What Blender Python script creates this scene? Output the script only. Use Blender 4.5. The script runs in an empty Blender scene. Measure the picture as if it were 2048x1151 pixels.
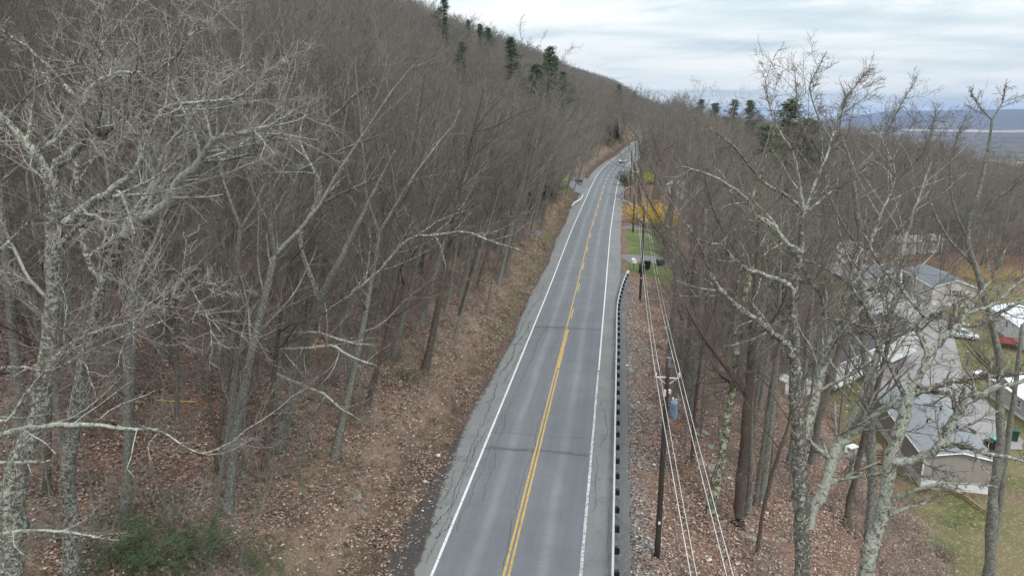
import bpy, math, numpy as np
from math import radians, sin, cos, atan2, sqrt, pi
SC = bpy.context.scene
COL = SC.collection
rng = np.random.default_rng(7)

# ------------------------------------------------------------------ camera
CH, PITCH, F = 22.0, radians(14.0), 1384.0      # height, downward pitch, focal length in photo pixels (2048 wide)
cam_d = bpy.data.cameras.new("camera"); cam = bpy.data.objects.new("camera", cam_d); COL.objects.link(cam)
cam.location = (0, 0, CH); cam.rotation_euler = (radians(90) - PITCH, 0, 0)
cam_d.sensor_width = 36; cam_d.lens = 36 * F / 2048; cam_d.clip_start = .3; cam_d.clip_end = 30000
SC.camera = cam
# ------------------------------------------------------------------ sky, sun, exposure
SUN_EL, SUN_AZ = radians(52), radians(150)
w = bpy.data.worlds.new("World"); SC.world = w; w.use_nodes = True
nt = w.node_tree; nt.nodes.clear()
def N(nt, typ, ins=None, **kw):
    n = nt.nodes.new(typ)
    for k, v in kw.items(): setattr(n, k, v)
    if ins:
        for k, v in ins.items():
            s = n.inputs[k]
            if isinstance(v, bpy.types.NodeSocket): nt.links.new(v, s)
            else: s.default_value = v
    return n
def math_(nt, op, a, b=0.0, c=None, clamp=False):
    ins = {0: a, 1: b}
    if c is not None: ins[2] = c
    return N(nt, 'ShaderNodeMath', ins, operation=op, use_clamp=clamp).outputs[0]
def mixc(nt, f, a, b, blend='MIX'):
    n = nt.nodes.new('ShaderNodeMix'); n.data_type = 'RGBA'; n.blend_type = blend
    for i, v in ((0, f), (6, a), (7, b)):
        if isinstance(v, bpy.types.NodeSocket): nt.links.new(v, n.inputs[i])
        else: n.inputs[i].default_value = v if i == 0 else (tuple(v) + (1,))[:4]
    return n.outputs[2]
def ramp(nt, f, stops, interp='LINEAR'):
    n = nt.nodes.new('ShaderNodeValToRGB'); cr = n.color_ramp; cr.interpolation = interp
    while len(cr.elements) < len(stops): cr.elements.new(.5)
    for e, (p, c) in zip(cr.elements, stops):
        e.position = p; e.color = (tuple(c) + (1,))[:4] if not isinstance(c, (int, float)) else (c, c, c, 1)
    nt.links.new(f, n.inputs[0]); return n.outputs[0]
sky = N(nt, 'ShaderNodeTexSky'); sky.sky_type = 'NISHITA'; sky.sun_disc = False
sky.sun_elevation = SUN_EL; sky.sun_rotation = SUN_AZ
tc = N(nt, 'ShaderNodeTexCoord'); sx = N(nt, 'ShaderNodeSeparateXYZ', {0: tc.outputs['Generated']})
zz = math_(nt, 'MAXIMUM', sx.outputs[2], 0.0)
zp = math_(nt, 'ADD', zz, .10)
cv = N(nt, 'ShaderNodeCombineXYZ', {0: math_(nt, 'DIVIDE', sx.outputs[0], zp), 1: math_(nt, 'DIVIDE', sx.outputs[1], zp), 2: 0.0})
mp = N(nt, 'ShaderNodeMapping', {0: cv.outputs[0], 1: (3.1, 1.3, 0), 2: (0, 0, .25), 3: (.22, .75, 1)})
n1 = N(nt, 'ShaderNodeTexNoise', {0: mp.outputs[0], 'Scale': 1.7, 'Detail': 5.0, 'Roughness': .45, 'Distortion': .35})
n2 = N(nt, 'ShaderNodeTexNoise', {0: mp.outputs[0], 'Scale': .55, 'Detail': 3.0, 'Roughness': .5})
mp2 = N(nt, 'ShaderNodeMapping', {0: tc.outputs['Generated'], 3: (5, 5, 34)})
n3 = N(nt, 'ShaderNodeTexNoise', {0: mp2.outputs[0], 'Scale': 1.0, 'Detail': 7.0, 'Roughness': .58, 'Distortion': .6})
cl = math_(nt, 'ADD', math_(nt, 'MULTIPLY', n1.outputs[0], .36), math_(nt, 'ADD', math_(nt, 'MULTIPLY', n2.outputs[0], .24), math_(nt, 'MULTIPLY', n3.outputs[0], .40)))
# cloud deck: grey-blue undersides to near-white, brightening towards the zenith as an overcast sky does
ccol = ramp(nt, cl, [(.38, (.46, .55, .60)), (.46, (.58, .66, .695)), (.53, (.73, .775, .79)), (.60, (.80, .82, .82))])
zen = math_(nt, 'MULTIPLY_ADD', zz, 1.75, .96)
b1 = N(nt, 'ShaderNodeBackground', {0: sky.outputs[0], 1: .08})
b2 = N(nt, 'ShaderNodeBackground', {0: ccol, 1: zen})
gap = ramp(nt, math_(nt, 'ADD', cl, math_(nt, 'MULTIPLY', zz, .6)), [(.40, .80), (.50, .96)])
ms = N(nt, 'ShaderNodeMixShader', {0: gap, 1: b1.outputs[0], 2: b2.outputs[0]})
N(nt, 'ShaderNodeOutputWorld', {0: ms.outputs[0]})
sl = bpy.data.lights.new("sun", 'SUN'); sl.energy = 1.5; sl.angle = radians(11); sl.color = (1, .96, .9)
so = bpy.data.objects.new("sun", sl); COL.objects.link(so)
so.rotation_euler = (radians(90) - SUN_EL, 0, pi - SUN_AZ)
vs = SC.view_settings; vs.view_transform = 'Standard'; vs.look = 'None'; vs.gamma = 1; vs.exposure = 0.2; vs.use_curve_mapping = False
SC.cycles.max_bounces = 4; SC.cycles.diffuse_bounces = 2; SC.cycles.glossy_bounces = 2; SC.cycles.volume_bounces = 0
SC.cycles.transparent_max_bounces = 8; SC.cycles.use_denoising = True; SC.cycles.denoiser = 'OPENIMAGEDENOISE'; SC.cycles.denoising_input_passes = 'RGB_ALBEDO_NORMAL'; SC.cycles.denoising_prefilter = 'NONE'

# ------------------------------------------------------------------ place geometry
RY = np.array([-400, -60, 0, 85, 130, 201, 226, 246, 269, 283, 314, 370, 440, 600, 800, 1500, 12000.])
RX = np.array([-66, -13.9, -4.8, 8.12, 14.96, 26.6, 31.4, 36.1, 42.8, 48.0, 57, 71, 88, 126, 173, 337, 2790.])
RZ = np.array([0, 0, 0, 0, .8, 2.2, 3.6, 4.6, 5.8, 7.2, 9.0, 10, 10.5, 11, 12, 13, 13.])
def smooth_interp(y, X, Y):
    y = np.asarray(y, float); s = 6.0
    return (np.interp(y - s, X, Y) + np.interp(y, X, Y) * 2 + np.interp(y + s, X, Y)) / 4
def cx(y): return smooth_interp(y, RY, RX)
def rz(y): return smooth_interp(y, RY, RZ)
def sstep(a, b, x): t = np.clip((x - a) / (b - a), 0, 1); return t * t * (3 - 2 * t)
def vnoise(x, y, s):      # smooth pseudo-noise, about -1..1
    x = x / s; y = y / s
    return (np.sin(x * 1.7 + 1.3 * np.sin(y * 1.1 + .7)) + np.sin(y * 1.9 + 1.7 * np.sin(x * .9 + 2.1)) + np.sin((x + y) * 1.3 + 4.0 * np.sin(.31 * x - .23 * y))) / 3
LA = np.array([0, 5.0, 6.2, 6.9, 8, 10, 14, 20, 40, 80, 120, 170, 205, 260, 420, 900, 3000])
LZ = np.array([-.2, -.2, -.12, -.0, 1.1, 2.5, 4.0, 5.3, 10.0, 25, 45, 70, 79, 84, 88, 60, 0])
RA = np.array([0, 4.85, 5.9, 6.15, 8, 12, 20, 30, 34, 100, 125, 160, 250, 500, 750, 850, 1300, 2000, 3000, 4500, 7000, 12000])
RZ2 = np.array([-.2, -.22, -.22, -.11, -.55, -2.2, -6.8, -12.0, -12.9, -13.3, -14, -19, -33, -66, -95, -98, -122, -128, -110, 95, 120, 60])
PADS = [(36.5, 90, 52, 102, 5.0, -11.2), (44, 62, 47, 76, 4.5, -12.9), (37.5, 64, 38, 68, 2.0, -12.9)]
def bench(y): return 9.5 * sstep(95, 104, y) - 2.0 * sstep(180, 215, y)
def ground(x, y, fine=True):
    x = np.asarray(x, float); y = np.asarray(y, float)
    d = (x - cx(y)) * .985; a = -d
    left = np.interp(a, LA, LZ)
    mt = sstep(1100, 2700, y) * np.interp(a, [120, 250, 430, 750, 1500], [0, 38, 80, 60, 0])
    left = left + mt
    bw = bench(y)
    dd = np.where(d < 6.1, d, np.maximum(6.1, d - bw))
    right = np.interp(dd, RA, RZ2)
    far = sstep(250, 1200, d)
    z = np.where(d < 0, left, right)
    base = rz(y) * (1 - sstep(50, 230, np.maximum(d, 0)))
    # the village terrace keeps its level while the road climbs
    lump = sstep(7, 14, a) + sstep(9, 16, d)
    nz = vnoise(x, y, 7.0) * .35 + vnoise(x + 31, y, 2.3) * .12
    park = sstep(31, 38, d - bw) * (1 - sstep(120, 200, d)) * (1 - sstep(135, 170, y))
    nz = nz * lump * (1 - park * .93) + vnoise(x, y, 90.) * 6 * sstep(300, 900, d) + vnoise(x, y, 40) * 3 * sstep(60, 150, a)
    nz = nz + vnoise(x, y, 500) * 9 * sstep(1300, 3000, d)
    rid = sstep(2600, 4200, d) * (vnoise(x, y, 1100) * 14)
    bump = np.where((d > 9) & (y > 150), 3 * np.exp(-((y - 300) / 90) ** 2 - ((d - 55) / 30) ** 2), 0)
    g = base + z + nz + rid + bump
    for (ax, ay, bx_, by_, rr, pz) in PADS:
        vx, vy = bx_ - ax, by_ - ay; t = np.clip(((x - ax) * vx + (y - ay) * vy) / (vx * vx + vy * vy), 0, 1)
        q = np.hypot(x - ax - t * vx, y - ay - t * vy); k = 1 - sstep(rr, rr + 4.0, q); g = g * (1 - k) + pz * k
    return g
def at(px, py, zc):
    return np.array([(px - 1024) / F * zc, zc * (cos(PITCH) - (py - 575.5) / F * sin(PITCH)), CH - zc * (sin(PITCH) + (py - 575.5) / F * cos(PITCH))])
def proj(P):
    P = np.asarray(P, float); x = P[..., 0]; y = P[..., 1]; z = P[..., 2] - CH
    zc = y * cos(PITCH) - z * sin(PITCH); v = -y * sin(PITCH) - z * cos(PITCH)
    zc_ = np.where(np.abs(zc) < .1, .1, zc)
    return 1024 + F * x / zc_, 575.5 + F * v / zc_, zc
def hit(px, py, dz=0.0, zmax=6000):
    t = np.concatenate([np.linspace(8, 300, 1500), np.linspace(300, zmax, 3000)])
    P = np.stack([at(px, py, q) for q in (1.0,)])[0] - np.array([0, 0, CH])
    X = P[0] * t; Y = P[1] * t; Z = CH + P[2] * t
    below = Z < ground(X, Y) + dz
    i = int(np.argmax(below)); return np.array([X[i], Y[i], float(ground(X[i], Y[i]))]), t[i]

# ------------------------------------------------------------------ object helpers
def tag(o, label=None, cat=None, group=None, kind=None):
    if label: o['label'] = label
    if cat: o['category'] = cat
    if group: o['group'] = group
    if kind: o['kind'] = kind
    return o
def empty(name, loc=(0, 0, 0), rz_=0, label=None, cat=None, group=None, rot=None):
    o = bpy.data.objects.new(name, None); COL.objects.link(o); o.location = [float(v) for v in loc]
    o.rotation_euler = rot if rot else (0, 0, rz_); o.empty_display_size = .2
    return tag(o, label, cat, group)
def mesh_np(name, V, polys, smooth=True, midx=None):
    """polys: list of (array (n,k)) of faces"""
    me = bpy.data.meshes.new(name)
    V = np.asarray(V, np.float32); me.vertices.add(len(V)); me.vertices.foreach_set('co', V.ravel())
    polys = [np.asarray(p, np.int32) for p in polys if len(p)]
    if polys:
        loops = np.concatenate([p.ravel() for p in polys]); sizes = np.concatenate([np.full(len(p), p.shape[1], np.int32) for p in polys])
        starts = np.concatenate([[0], np.cumsum(sizes)[:-1]]).astype(np.int32)
        me.loops.add(len(loops)); me.loops.foreach_set('vertex_index', loops)
        me.polygons.add(len(sizes)); me.polygons.foreach_set('loop_start', starts)
        me.polygons.foreach_set('use_smooth', np.full(len(sizes), smooth))
        if midx is not None: me.polygons.foreach_set('material_index', np.asarray(midx, np.int32))
    me.update(calc_edges=True); return me
def link(name, me, mats=(), parent=None, loc=None):
    o = bpy.data.objects.new(name, me); COL.objects.link(o)
    if not me.materials:
        for m in (mats if isinstance(mats, (list, tuple)) else [mats]): me.materials.append(m)
    if parent: o.parent = parent
    if loc is not None: o.location = [float(v) for v in loc]
    return o
class MB:
    """collects simple solids into one mesh"""
    def __init__(s): s.v = []; s.f = []; s.n = 0
    def add(s, V, F):
        V = np.asarray(V, float); s.v.append(V)
        for f in F: s.f.append([i + s.n for i in f])
        s.n += len(V); return s
    def box(s, c, size, rz_=0, taper=1.0, tilt=0):
        x, y, z = [q / 2 for q in size]
        V = np.array([[-x, -y, -z], [x, -y, -z], [x, y, -z], [-x, y, -z], [-x * taper, -y * taper, z], [x * taper, -y * taper, z], [x * taper, y * taper, z], [-x * taper, y * taper, z]])
        if tilt: V = V @ np.array([[1, 0, 0], [0, cos(tilt), sin(tilt)], [0, -sin(tilt), cos(tilt)]])
        if rz_: V = V @ np.array([[cos(rz_), sin(rz_), 0], [-sin(rz_), cos(rz_), 0], [0, 0, 1]])
        return s.add(V + np.array(c, float), [(3, 2, 1, 0), (4, 5, 6, 7), (0, 1, 5, 4), (1, 2, 6, 5), (2, 3, 7, 6), (3, 0, 4, 7)])
    def tube(s, pts, r, n=8, r1=None, cap=True):
        P = np.asarray(pts, float); k = len(P); R = np.linspace(r, r if r1 is None else r1, k) if np.ndim(r) == 0 else np.asarray(r)
        T = np.gradient(P, axis=0); T /= np.linalg.norm(T, axis=1)[:, None] + 1e-9
        ref = np.array([0, 0, 1.]) if abs(T[0][2]) < .9 else np.array([1., 0, 0])
        U = np.cross(T, ref); U /= np.linalg.norm(U, axis=1)[:, None] + 1e-9; W = np.cross(T, U)
        A = np.arange(n) / n * 2 * pi
        V = (P[:, None] + R[:, None, None] * (np.cos(A)[None, :, None] * U[:, None] + np.sin(A)[None, :, None] * W[:, None])).reshape(-1, 3)
        Fc = [(i * n + j, i * n + (j + 1) % n, (i + 1) * n + (j + 1) % n, (i + 1) * n + j) for i in range(k - 1) for j in range(n)]
        if cap: Fc += [tuple(range(n))[::-1], tuple((k - 1) * n + j for j in range(n))]
        return s.add(V, Fc)
    def prism(s, poly, h0, h1):       # polygon in xy between two heights
        n = len(poly); V = [(x, y, h0) for x, y in poly] + [(x, y, h1) for x, y in poly]
        return s.add(V, [tuple(range(n))[::-1], tuple(range(n, 2 * n))] + [(i, (i + 1) % n, n + (i + 1) % n, n + i) for i in range(n)])
    def build(s, name, mat, parent=None, loc=None, smooth=False, bevel=0):
        me = bpy.data.meshes.new(name); me.from_pydata([tuple(map(float, v)) for v in np.concatenate(s.v)], [], s.f); me.update()
        if smooth: me.polygons.foreach_set('use_smooth', [True] * len(me.polygons))
        o = link(name, me, mat, parent, loc)
        if bevel:
            b = o.modifiers.new('bevel', 'BEVEL'); b.width = bevel; b.segments = 2; b.limit_method = 'ANGLE'
        return o
def copy_tree(o, parent=None):
    c = o.copy(); COL.objects.link(c)
    if parent: c.parent = parent
    for ch in list(o.children): copy_tree(ch, c)
    return c

# ------------------------------------------------------------------ materials
def mat(name):
    m = bpy.data.materials.new(name); m.use_nodes = True; t = m.node_tree; t.nodes.clear()
    return m, t
def finish(t, color, rough=.85, bump=None, spec=.3, metal=0.0, bs=.5, bd=.02):
    ins = {'Base Color': color, 'Roughness': rough, 'Specular IOR Level': spec, 'Metallic': metal}
    if not isinstance(color, bpy.types.NodeSocket): ins['Base Color'] = (tuple(color) + (1,))[:4]
    if bump is not None: ins['Normal'] = N(t, 'ShaderNodeBump', {'Strength': bs, 'Distance': bd, 'Height': bump}).outputs[0]
    p = N(t, 'ShaderNodeBsdfPrincipled', ins); N(t, 'ShaderNodeOutputMaterial', {0: p.outputs[0]})
def simple(name, col, rough=.6, var=.12, scale=3.0, spec=.4, metal=0.0, dirt=None):
    m, t = mat(name); g = N(t, 'ShaderNodeTexCoord').outputs['Object']
    n = N(t, 'ShaderNodeTexNoise', {0: g, 'Scale': scale, 'Detail': 6.0, 'Roughness': .6}).outputs[0]
    lo = tuple(c * (1 - var * 1.6) for c in col); hi = tuple(min(1, c * (1 + var)) for c in col)
    c = ramp(t, n, [(.3, lo), (.7, hi)])
    if dirt:
        n2 = N(t, 'ShaderNodeTexNoise', {0: g, 'Scale': scale * .4, 'Detail': 8.0, 'Roughness': .7}).outputs[0]
        c = mixc(t, ramp(t, n2, [(.5, 0.0), (.68, .8)]), c, dirt)
    finish(t, c, rough, n, spec, metal, .15, .01); return m
def bark(name, dark, light, lichen, amount, scale=5.0):
    m, t = mat(name); g = N(t, 'ShaderNodeTexCoord').outputs['Object']
    rnd = N(t, 'ShaderNodeObjectInfo').outputs['Random']
    mpn = N(t, 'ShaderNodeMapping', {0: g, 3: (1, 1, .28)})
    off = N(t, 'ShaderNodeVectorMath', {0: mpn.outputs[0], 1: N(t, 'ShaderNodeCombineXYZ', {0: math_(t, 'MULTIPLY', rnd, 37.0), 1: 0.0, 2: 0.0}).outputs[0]}, operation='ADD').outputs[0]
    fur = N(t, 'ShaderNodeTexNoise', {0: off, 'Scale': scale * 5, 'Detail': 5.0, 'Roughness': .65}).outputs[0]
    base = ramp(t, fur, [(.32, dark), (.68, light)])
    blot = N(t, 'ShaderNodeTexNoise', {0: g, 'Scale': scale * 1.1, 'Detail': 8.0, 'Roughness': .78, 'Distortion': .8}).outputs[0]
    thr = math_(t, 'ADD', blot, math_(t, 'MULTIPLY', math_(t, 'SUBTRACT', rnd, .5), .12))
    f = ramp(t, thr, [(.58 - amount * .3, 0.0), (.68 - amount * .3, 1.0)])
    lic = ramp(t, fur, [(.3, tuple(c * .6 for c in lichen)), (.6, lichen)])
    c = mixc(t, f, base, lic)
    c = mixc(t, math_(t, 'MULTIPLY', rnd, .25), c, (.10, .09, .08))
    h = math_(t, 'ADD', fur, math_(t, 'MULTIPLY', f, .25))
    finish(t, c, .95, h, .15, 0, .9, .02); return m
BARK = bark('bark_grey', (.085, .077, .068), (.20, .188, .168), (.35, .365, .30), .34, 8.0)
BARK_LICHEN = bark('bark_lichen', (.055, .048, .041), (.17, .157, .137), (.56, .59, .49), .48, 9.0)
BARK_MID = bark('bark_mid', (.05, .043, .037), (.155, .142, .125), (.50, .52, .43), .44, 7.0)
BARK_BROWN = bark('bark_brown', (.06, .045, .036), (.15, .12, .10), (.28, .29, .22), .08)
BARK_MOSS = bark('bark_moss', (.05, .05, .03), (.15, .15, .07), (.58, .58, .48), .45, 3.0)
def twigmat(name, a, b):
    m, t = mat(name); rnd = N(t, 'ShaderNodeObjectInfo').outputs['Random']
    g = N(t, 'ShaderNodeTexCoord').outputs['Object']
    n = N(t, 'ShaderNodeTexNoise', {0: g, 'Scale': 1.3, 'Detail': 3.0}).outputs[0]
    c = mixc(t, rnd, a, b); c = mixc(t, ramp(t, n, [(.35, 0.0), (.7, .6)]), c, tuple(q * 1.5 for q in a))
    finish(t, c, .9, None, .15); return m
TWIG = twigmat('twig', (.115, .094, .079), (.185, .157, .133))
TWIG_PALE = twigmat('twig_pale', (.24, .218, .192), (.31, .288, .258))
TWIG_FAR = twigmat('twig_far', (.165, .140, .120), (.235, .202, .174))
TWIG_RED = twigmat('twig_red', (.22, .09, .06), (.26, .12, .08))
NEEDLE = twigmat('needle', (.045, .078, .038), (.090, .125, .056))
NEEDLE_DK = twigmat('needle_dark', (.014, .034, .014), (.026, .048, .018))
YELLOW = twigmat('yellow_bloom', (.66, .48, .05), (.52, .35, .04))
LIME = twigmat('lime_bloom', (.50, .52, .03), (.40, .46, .03))
OAKLEAF = twigmat('dry_leaf', (.26, .13, .06), (.20, .10, .05))
WHITE = simple('white_vinyl', (.72, .73, .73), .5, .06, 1.5, dirt=(.45, .45, .40))
CREAM = simple('cream_siding', (.60, .57, .50), .6, .06, 1.5)
STEEL = simple('galvanised_steel', (.52, .54, .56), .45, .1, 4.0, .5, .35)
STEEL_WHITE = simple('weathered_rail', (.70, .72, .73), .5, .08, 2.0, .5, .1)
BLACK = simple('black_plastic', (.012, .012, .014), .5, .1)
POLE = bark('pole_wood', (.022, .018, .015), (.055, .045, .036), (.05, .05, .04), 0.0, 3.0)
WIRE = simple('bare_wire', (.58, .58, .57), .4, .04, 1.0, .5, .1)
CABLE = simple('black_cable', (.05, .045, .042), .6)
PORC = simple('porcelain', (.55, .55, .53), .3)
BLUEGREY = simple('transformer_grey', (.17, .25, .34), .5, .25, 5.0, dirt=(.06, .07, .09))
ROCK = simple('rock', (.27, .28, .25), .95, .35, 2.0, .2, dirt=(.14, .13, .10))
CANGREEN = simple('bin_green', (.012, .05, .04), .5)
CANTEAL = simple('bin_teal', (.10, .33, .28), .5)
GLASS = simple('window_glass', (.10, .12, .14), .12, .1, 1.0, .6)
SHUTTER = simple('shutter_grey', (.13, .14, .16), .6)
WOODY = simple('deck_wood', (.22, .15, .10), .9, .25, 4.0)
REDWOOD = simple('red_deck', (.26, .05, .04), .8, .2, 4.0)
CARWHITE = simple('car_paint_white', (.62, .63, .64), .25, .04, 1.0, .6)
CARSILVER = simple('car_paint_silver', (.42, .44, .46), .3, .04, 1.0, .6, .3)
TYRE = simple('tyre', (.02, .02, .02), .9)
YPAINT = simple('yellow_plastic', (.70, .45, .05), .5)
PLASTICW = simple('white_plastic', (.75, .75, .73), .4, .05)
BLUEP = simple('blue_plastic', (.05, .16, .35), .4)
# ------------------------------------------------------------------ ground sheet
def steps(a, b, s): return np.arange(a, b, s)
ys = np.concatenate([steps(-60, -4, 4), steps(-4, 110, .7), steps(110, 230, 1.4), steps(230, 420, 4), steps(420, 900, 12), steps(900, 3000, 45), steps(3000, 14001, 220)])
xs = np.concatenate([steps(-3000, -900, 90), steps(-900, -400, 22), steps(-400, -120, 7), steps(-120, -45, 2.2), steps(-45, -16, .8), steps(-16, -4.2, .35), [-4.0, 0, 4.0], steps(4.6, 14, .3), steps(14, 46, .7), steps(46, 110, 1.6), steps(110, 330, 6), steps(330, 1200, 25), steps(1200, 12001, 200)])
YY, XX = np.meshgrid(ys, xs, indexing='ij')
GX = XX + cx(YY); D_ = XX * .985; BW = bench(YY)
GZ = ground(GX, YY)
fm = (np.abs(XX) > 6.6) & (np.abs(XX) < 110) & (YY < 230)
GZ = GZ + np.where(fm, (np.random.default_rng(3).random(GZ.shape) - .5) * .06, 0)
nY, nX = GZ.shape
idx = np.arange(nY * nX).reshape(nY, nX)
quads = np.stack([idx[:-1, :-1], idx[:-1, 1:], idx[1:, 1:], idx[1:, :-1]], -1).reshape(-1, 4)
gm = mesh_np('ground', np.stack([GX, YY, GZ], -1).reshape(-1, 3), [quads])
def zone(x, y):
    d = (x - cx(y)) * .985; bw = bench(y); dr = d - bw
    nz = vnoise(x, y, 5) * .5 + vnoise(x, y, 1.7) * .3
    gravel = sstep(5.9, 6.1, d) * (1 - sstep(6.5, 8.6, d + nz * 1.8)) * (1 - sstep(88, 97, y))
    lawn = sstep(29, 33, dr + nz * 4) * (1 - sstep(95, 140, d + nz * 10)) * (1 - sstep(128, 165, y + nz * 12))
    up = sstep(96.5, 97.5, y) * (1 - sstep(133, 135, y)) * sstep(6.5, 6.8, d) * (1 - sstep(12, 16, d + nz * 2))
    up = up + sstep(215, 220, y) * (1 - sstep(236, 244, y)) * sstep(9, 11, d) * (1 - sstep(16, 22, d)) + .8 * sstep(168, 171, y) * (1 - sstep(196, 205, y)) * sstep(-13.5, -12.5, d) * (1 - sstep(-8.5, -7.2, d))
    a = -d
    tan = sstep(6.5, 7.2, a) * (1 - sstep(9, 14.5, a + nz * 3)) * .9
    green = sstep(6.0, 6.4, a) * (1 - sstep(6.9, 8.0, a + nz)) * sstep(56, 66, y) * (1 - sstep(125, 150, y))
    return dict(lawn=np.clip(lawn, 0, 1), gravel=gravel, tan=tan, vivid=np.clip(up, 0, 1), green=green * .8, dirt=sstep(5.0, 6.2, a) * (1 - sstep(6.9, 8.4, a + nz)))
zn = zone(GX, YY)
for k, v in zn.items():
    a = gm.attributes.new(k, 'FLOAT', 'POINT'); a.data.foreach_set('value', v.astype(np.float32).ravel())
def ground_mat():
    m, t = mat('forest_floor')
    g = N(t, 'ShaderNodeNewGeometry').outputs['Position']
    A = lambda n: N(t, 'ShaderNodeAttribute', attribute_name=n).outputs['Fac']
    noise = lambda s, d=4.0, r=.55: N(t, 'ShaderNodeTexNoise', {0: g, 'Scale': s, 'Detail': d, 'Roughness': r}).outputs[0]
    v = N(t, 'ShaderNodeTexVoronoi', {0: g, 'Scale': 9.0}); v2 = N(t, 'ShaderNodeTexVoronoi', {0: g, 'Scale': 2.6})
    cell = N(t, 'ShaderNodeSeparateColor', {0: v.outputs['Color']}); cell2 = N(t, 'ShaderNodeSeparateColor', {0: v2.outputs['Color']})
    litter = ramp(t, cell.outputs[0], [(0, (.060, .036, .028)), (.25, (.125, .070, .052)), (.5, (.22, .146, .118)), (.72, (.29, .205, .17)), (.88, (.35, .255, .215)), (1, (.50, .42, .37))], 'CONSTANT')
    litter = mixc(t, ramp(t, cell2.outputs[0], [(.3, 0.0), (.9, .55)]), litter, (.13, .068, .052))
    big = noise(.22, 5.0); litter = mixc(t, ramp(t, big, [(.42, 0.0), (.62, .6)]), litter, (.20, .125, .085))
    moss = noise(.35, 6.0, .65); litter = mixc(t, ramp(t, moss, [(.58, 0.0), (.68, .5)]), litter, (.085, .085, .035))
    # dried grass of the cut bank
    ts = N(t, 'ShaderNodeTexNoise', {0: g, 'Scale': 5.0, 'Detail': 8.0, 'Roughness': .75, 'Distortion': 1.5}).outputs[0]
    tanc = ramp(t, ts, [(.3, (.085, .062, .048)), (.46, (.19, .142, .108)), (.6, (.29, .225, .165)), (.75, (.40, .33, .25))])
    c = mixc(t, math_(t, 'MULTIPLY', A('tan'), ramp(t, noise(.7, 7.0, .72), [(.38, .15), (.56, .95)])), litter, tanc)
    c = mixc(t, math_(t, 'MULTIPLY', A('dirt'), ramp(t, noise(1.5, 5.0), [(.36, .55), (.62, 1.0)])), c, ramp(t, noise(9.0), [(.3, (.035, .026, .022)), (.65, (.11, .08, .06))]))
    c = mixc(t, math_(t, 'MULTIPLY', A('green'), ramp(t, noise(.8, 5.0, .7), [(.42, 0.0), (.58, .9)])), c, ramp(t, noise(7.0), [(.3, (.07, .085, .03)), (.7, (.20, .20, .09))]))
    # stone chips beside the rail
    gv = N(t, 'ShaderNodeTexVoronoi', {0: g, 'Scale': 9.0}); gc = N(t, 'ShaderNodeSeparateColor', {0: gv.outputs['Color']}).outputs[0]
    grav = ramp(t, gc, [(0, (.07, .062, .058)), (.35, (.15, .14, .13)), (.7, (.24, .225, .21)), (.93, (.42, .41, .39))], 'CONSTANT')
    c = mixc(t, math_(t, 'MULTIPLY', A('gravel'), ramp(t, noise(1.1, 5.0, .7), [(.36, .3), (.6, 1.0)])), c, grav)
    # mown, patchy turf
    lw = ramp(t, noise(2.2, 8.0, .75), [(.3, (.05, .055, .022)), (.48, (.10, .11, .042)), (.66, (.165, .168, .07))])
    lw = mixc(t, ramp(t, noise(.16, 6.0, .65), [(.42, 0.0), (.60, .85)]), lw, (.175, .14, .085))
    lw = mixc(t, ramp(t, cell.outputs[1], [(.9, 0.0), (.93, .8)], 'CONSTANT'), lw, (.36, .27, .19))
    c = mixc(t, math_(t, 'MULTIPLY', A('lawn'), ramp(t, noise(.3, 6.0, .6), [(.32, .25), (.46, 1.0)])), c, lw)
    vv = ramp(t, noise(3.0, 6.0), [(.35, (.075, .098, .035)), (.65, (.13, .162, .062))])
    vv = mixc(t, ramp(t, noise(.25, 4.0), [(.48, 0.0), (.6, .6)]), vv, (.17, .17, .085))
    c = mixc(t, A('vivid'), c, vv)
    # far woods, fields and evergreen patches where single trees can no longer be told apart
    sp = N(t, 'ShaderNodeSeparateXYZ', {0: g})
    dist = N(t, 'ShaderNodeVectorMath', {0: g}, operation='LENGTH').outputs['Value']
    fn = N(t, 'ShaderNodeTexNoise', {0: N(t, 'ShaderNodeMapping', {0: g, 3: (.0035, .0016, 1)}).outputs[0], 'Scale': 1.0, 'Detail': 8.0, 'Roughness': .62}).outputs[0]
    f2 = N(t, 'ShaderNodeTexNoise', {0: g, 'Scale': .05, 'Detail': 6.0, 'Roughness': .8}).outputs[0]
    woods = ramp(t, f2, [(.3, (.055, .045, .042)), (.5, (.12, .10, .088)), (.7, (.17, .145, .13))])
    woods = mixc(t, ramp(t, fn, [(.52, 0.0), (.56, .9)]), woods, ramp(t, f2, [(.35, (.014, .028, .014)), (.7, (.035, .06, .028))]))
    flat = math_(t, 'LESS_THAN', sp.outputs[2], -78.0)
    fld = N(t, 'ShaderNodeTexVoronoi', {0: N(t, 'ShaderNodeMapping', {0: g, 2: (0, 0, .5), 3: (.0026, .0011, 0)}).outputs[0], 'Scale': 1.0}).outputs['Color']
    fs = N(t, 'ShaderNodeSeparateColor', {0: fld})
    fcol = ramp(t, fs.outputs[1], [(0, (.30, .25, .17)), (.5, (.36, .32, .24)), (.8, (.14, .17, .06))], 'CONSTANT')
    woods = mixc(t, math_(t, 'MULTIPLY', flat, ramp(t, fs.outputs[0], [(0, 0.0), (.80, 1.0)], 'CONSTANT')), woods, fcol)
    c = mixc(t, ramp(t, math_(t, 'DIVIDE', dist, 2000.0), [(.20, 0.0), (.45, 1.0)]), c, woods)
    h = math_(t, 'ADD', v.outputs['Distance'], noise(3.0, 6.0))
    finish(t, c, .95, h, .1, 0, .8, .05); return m
link('ground', gm, ground_mat()); bpy.data.objects['ground']['kind'] = 'structure'

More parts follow.
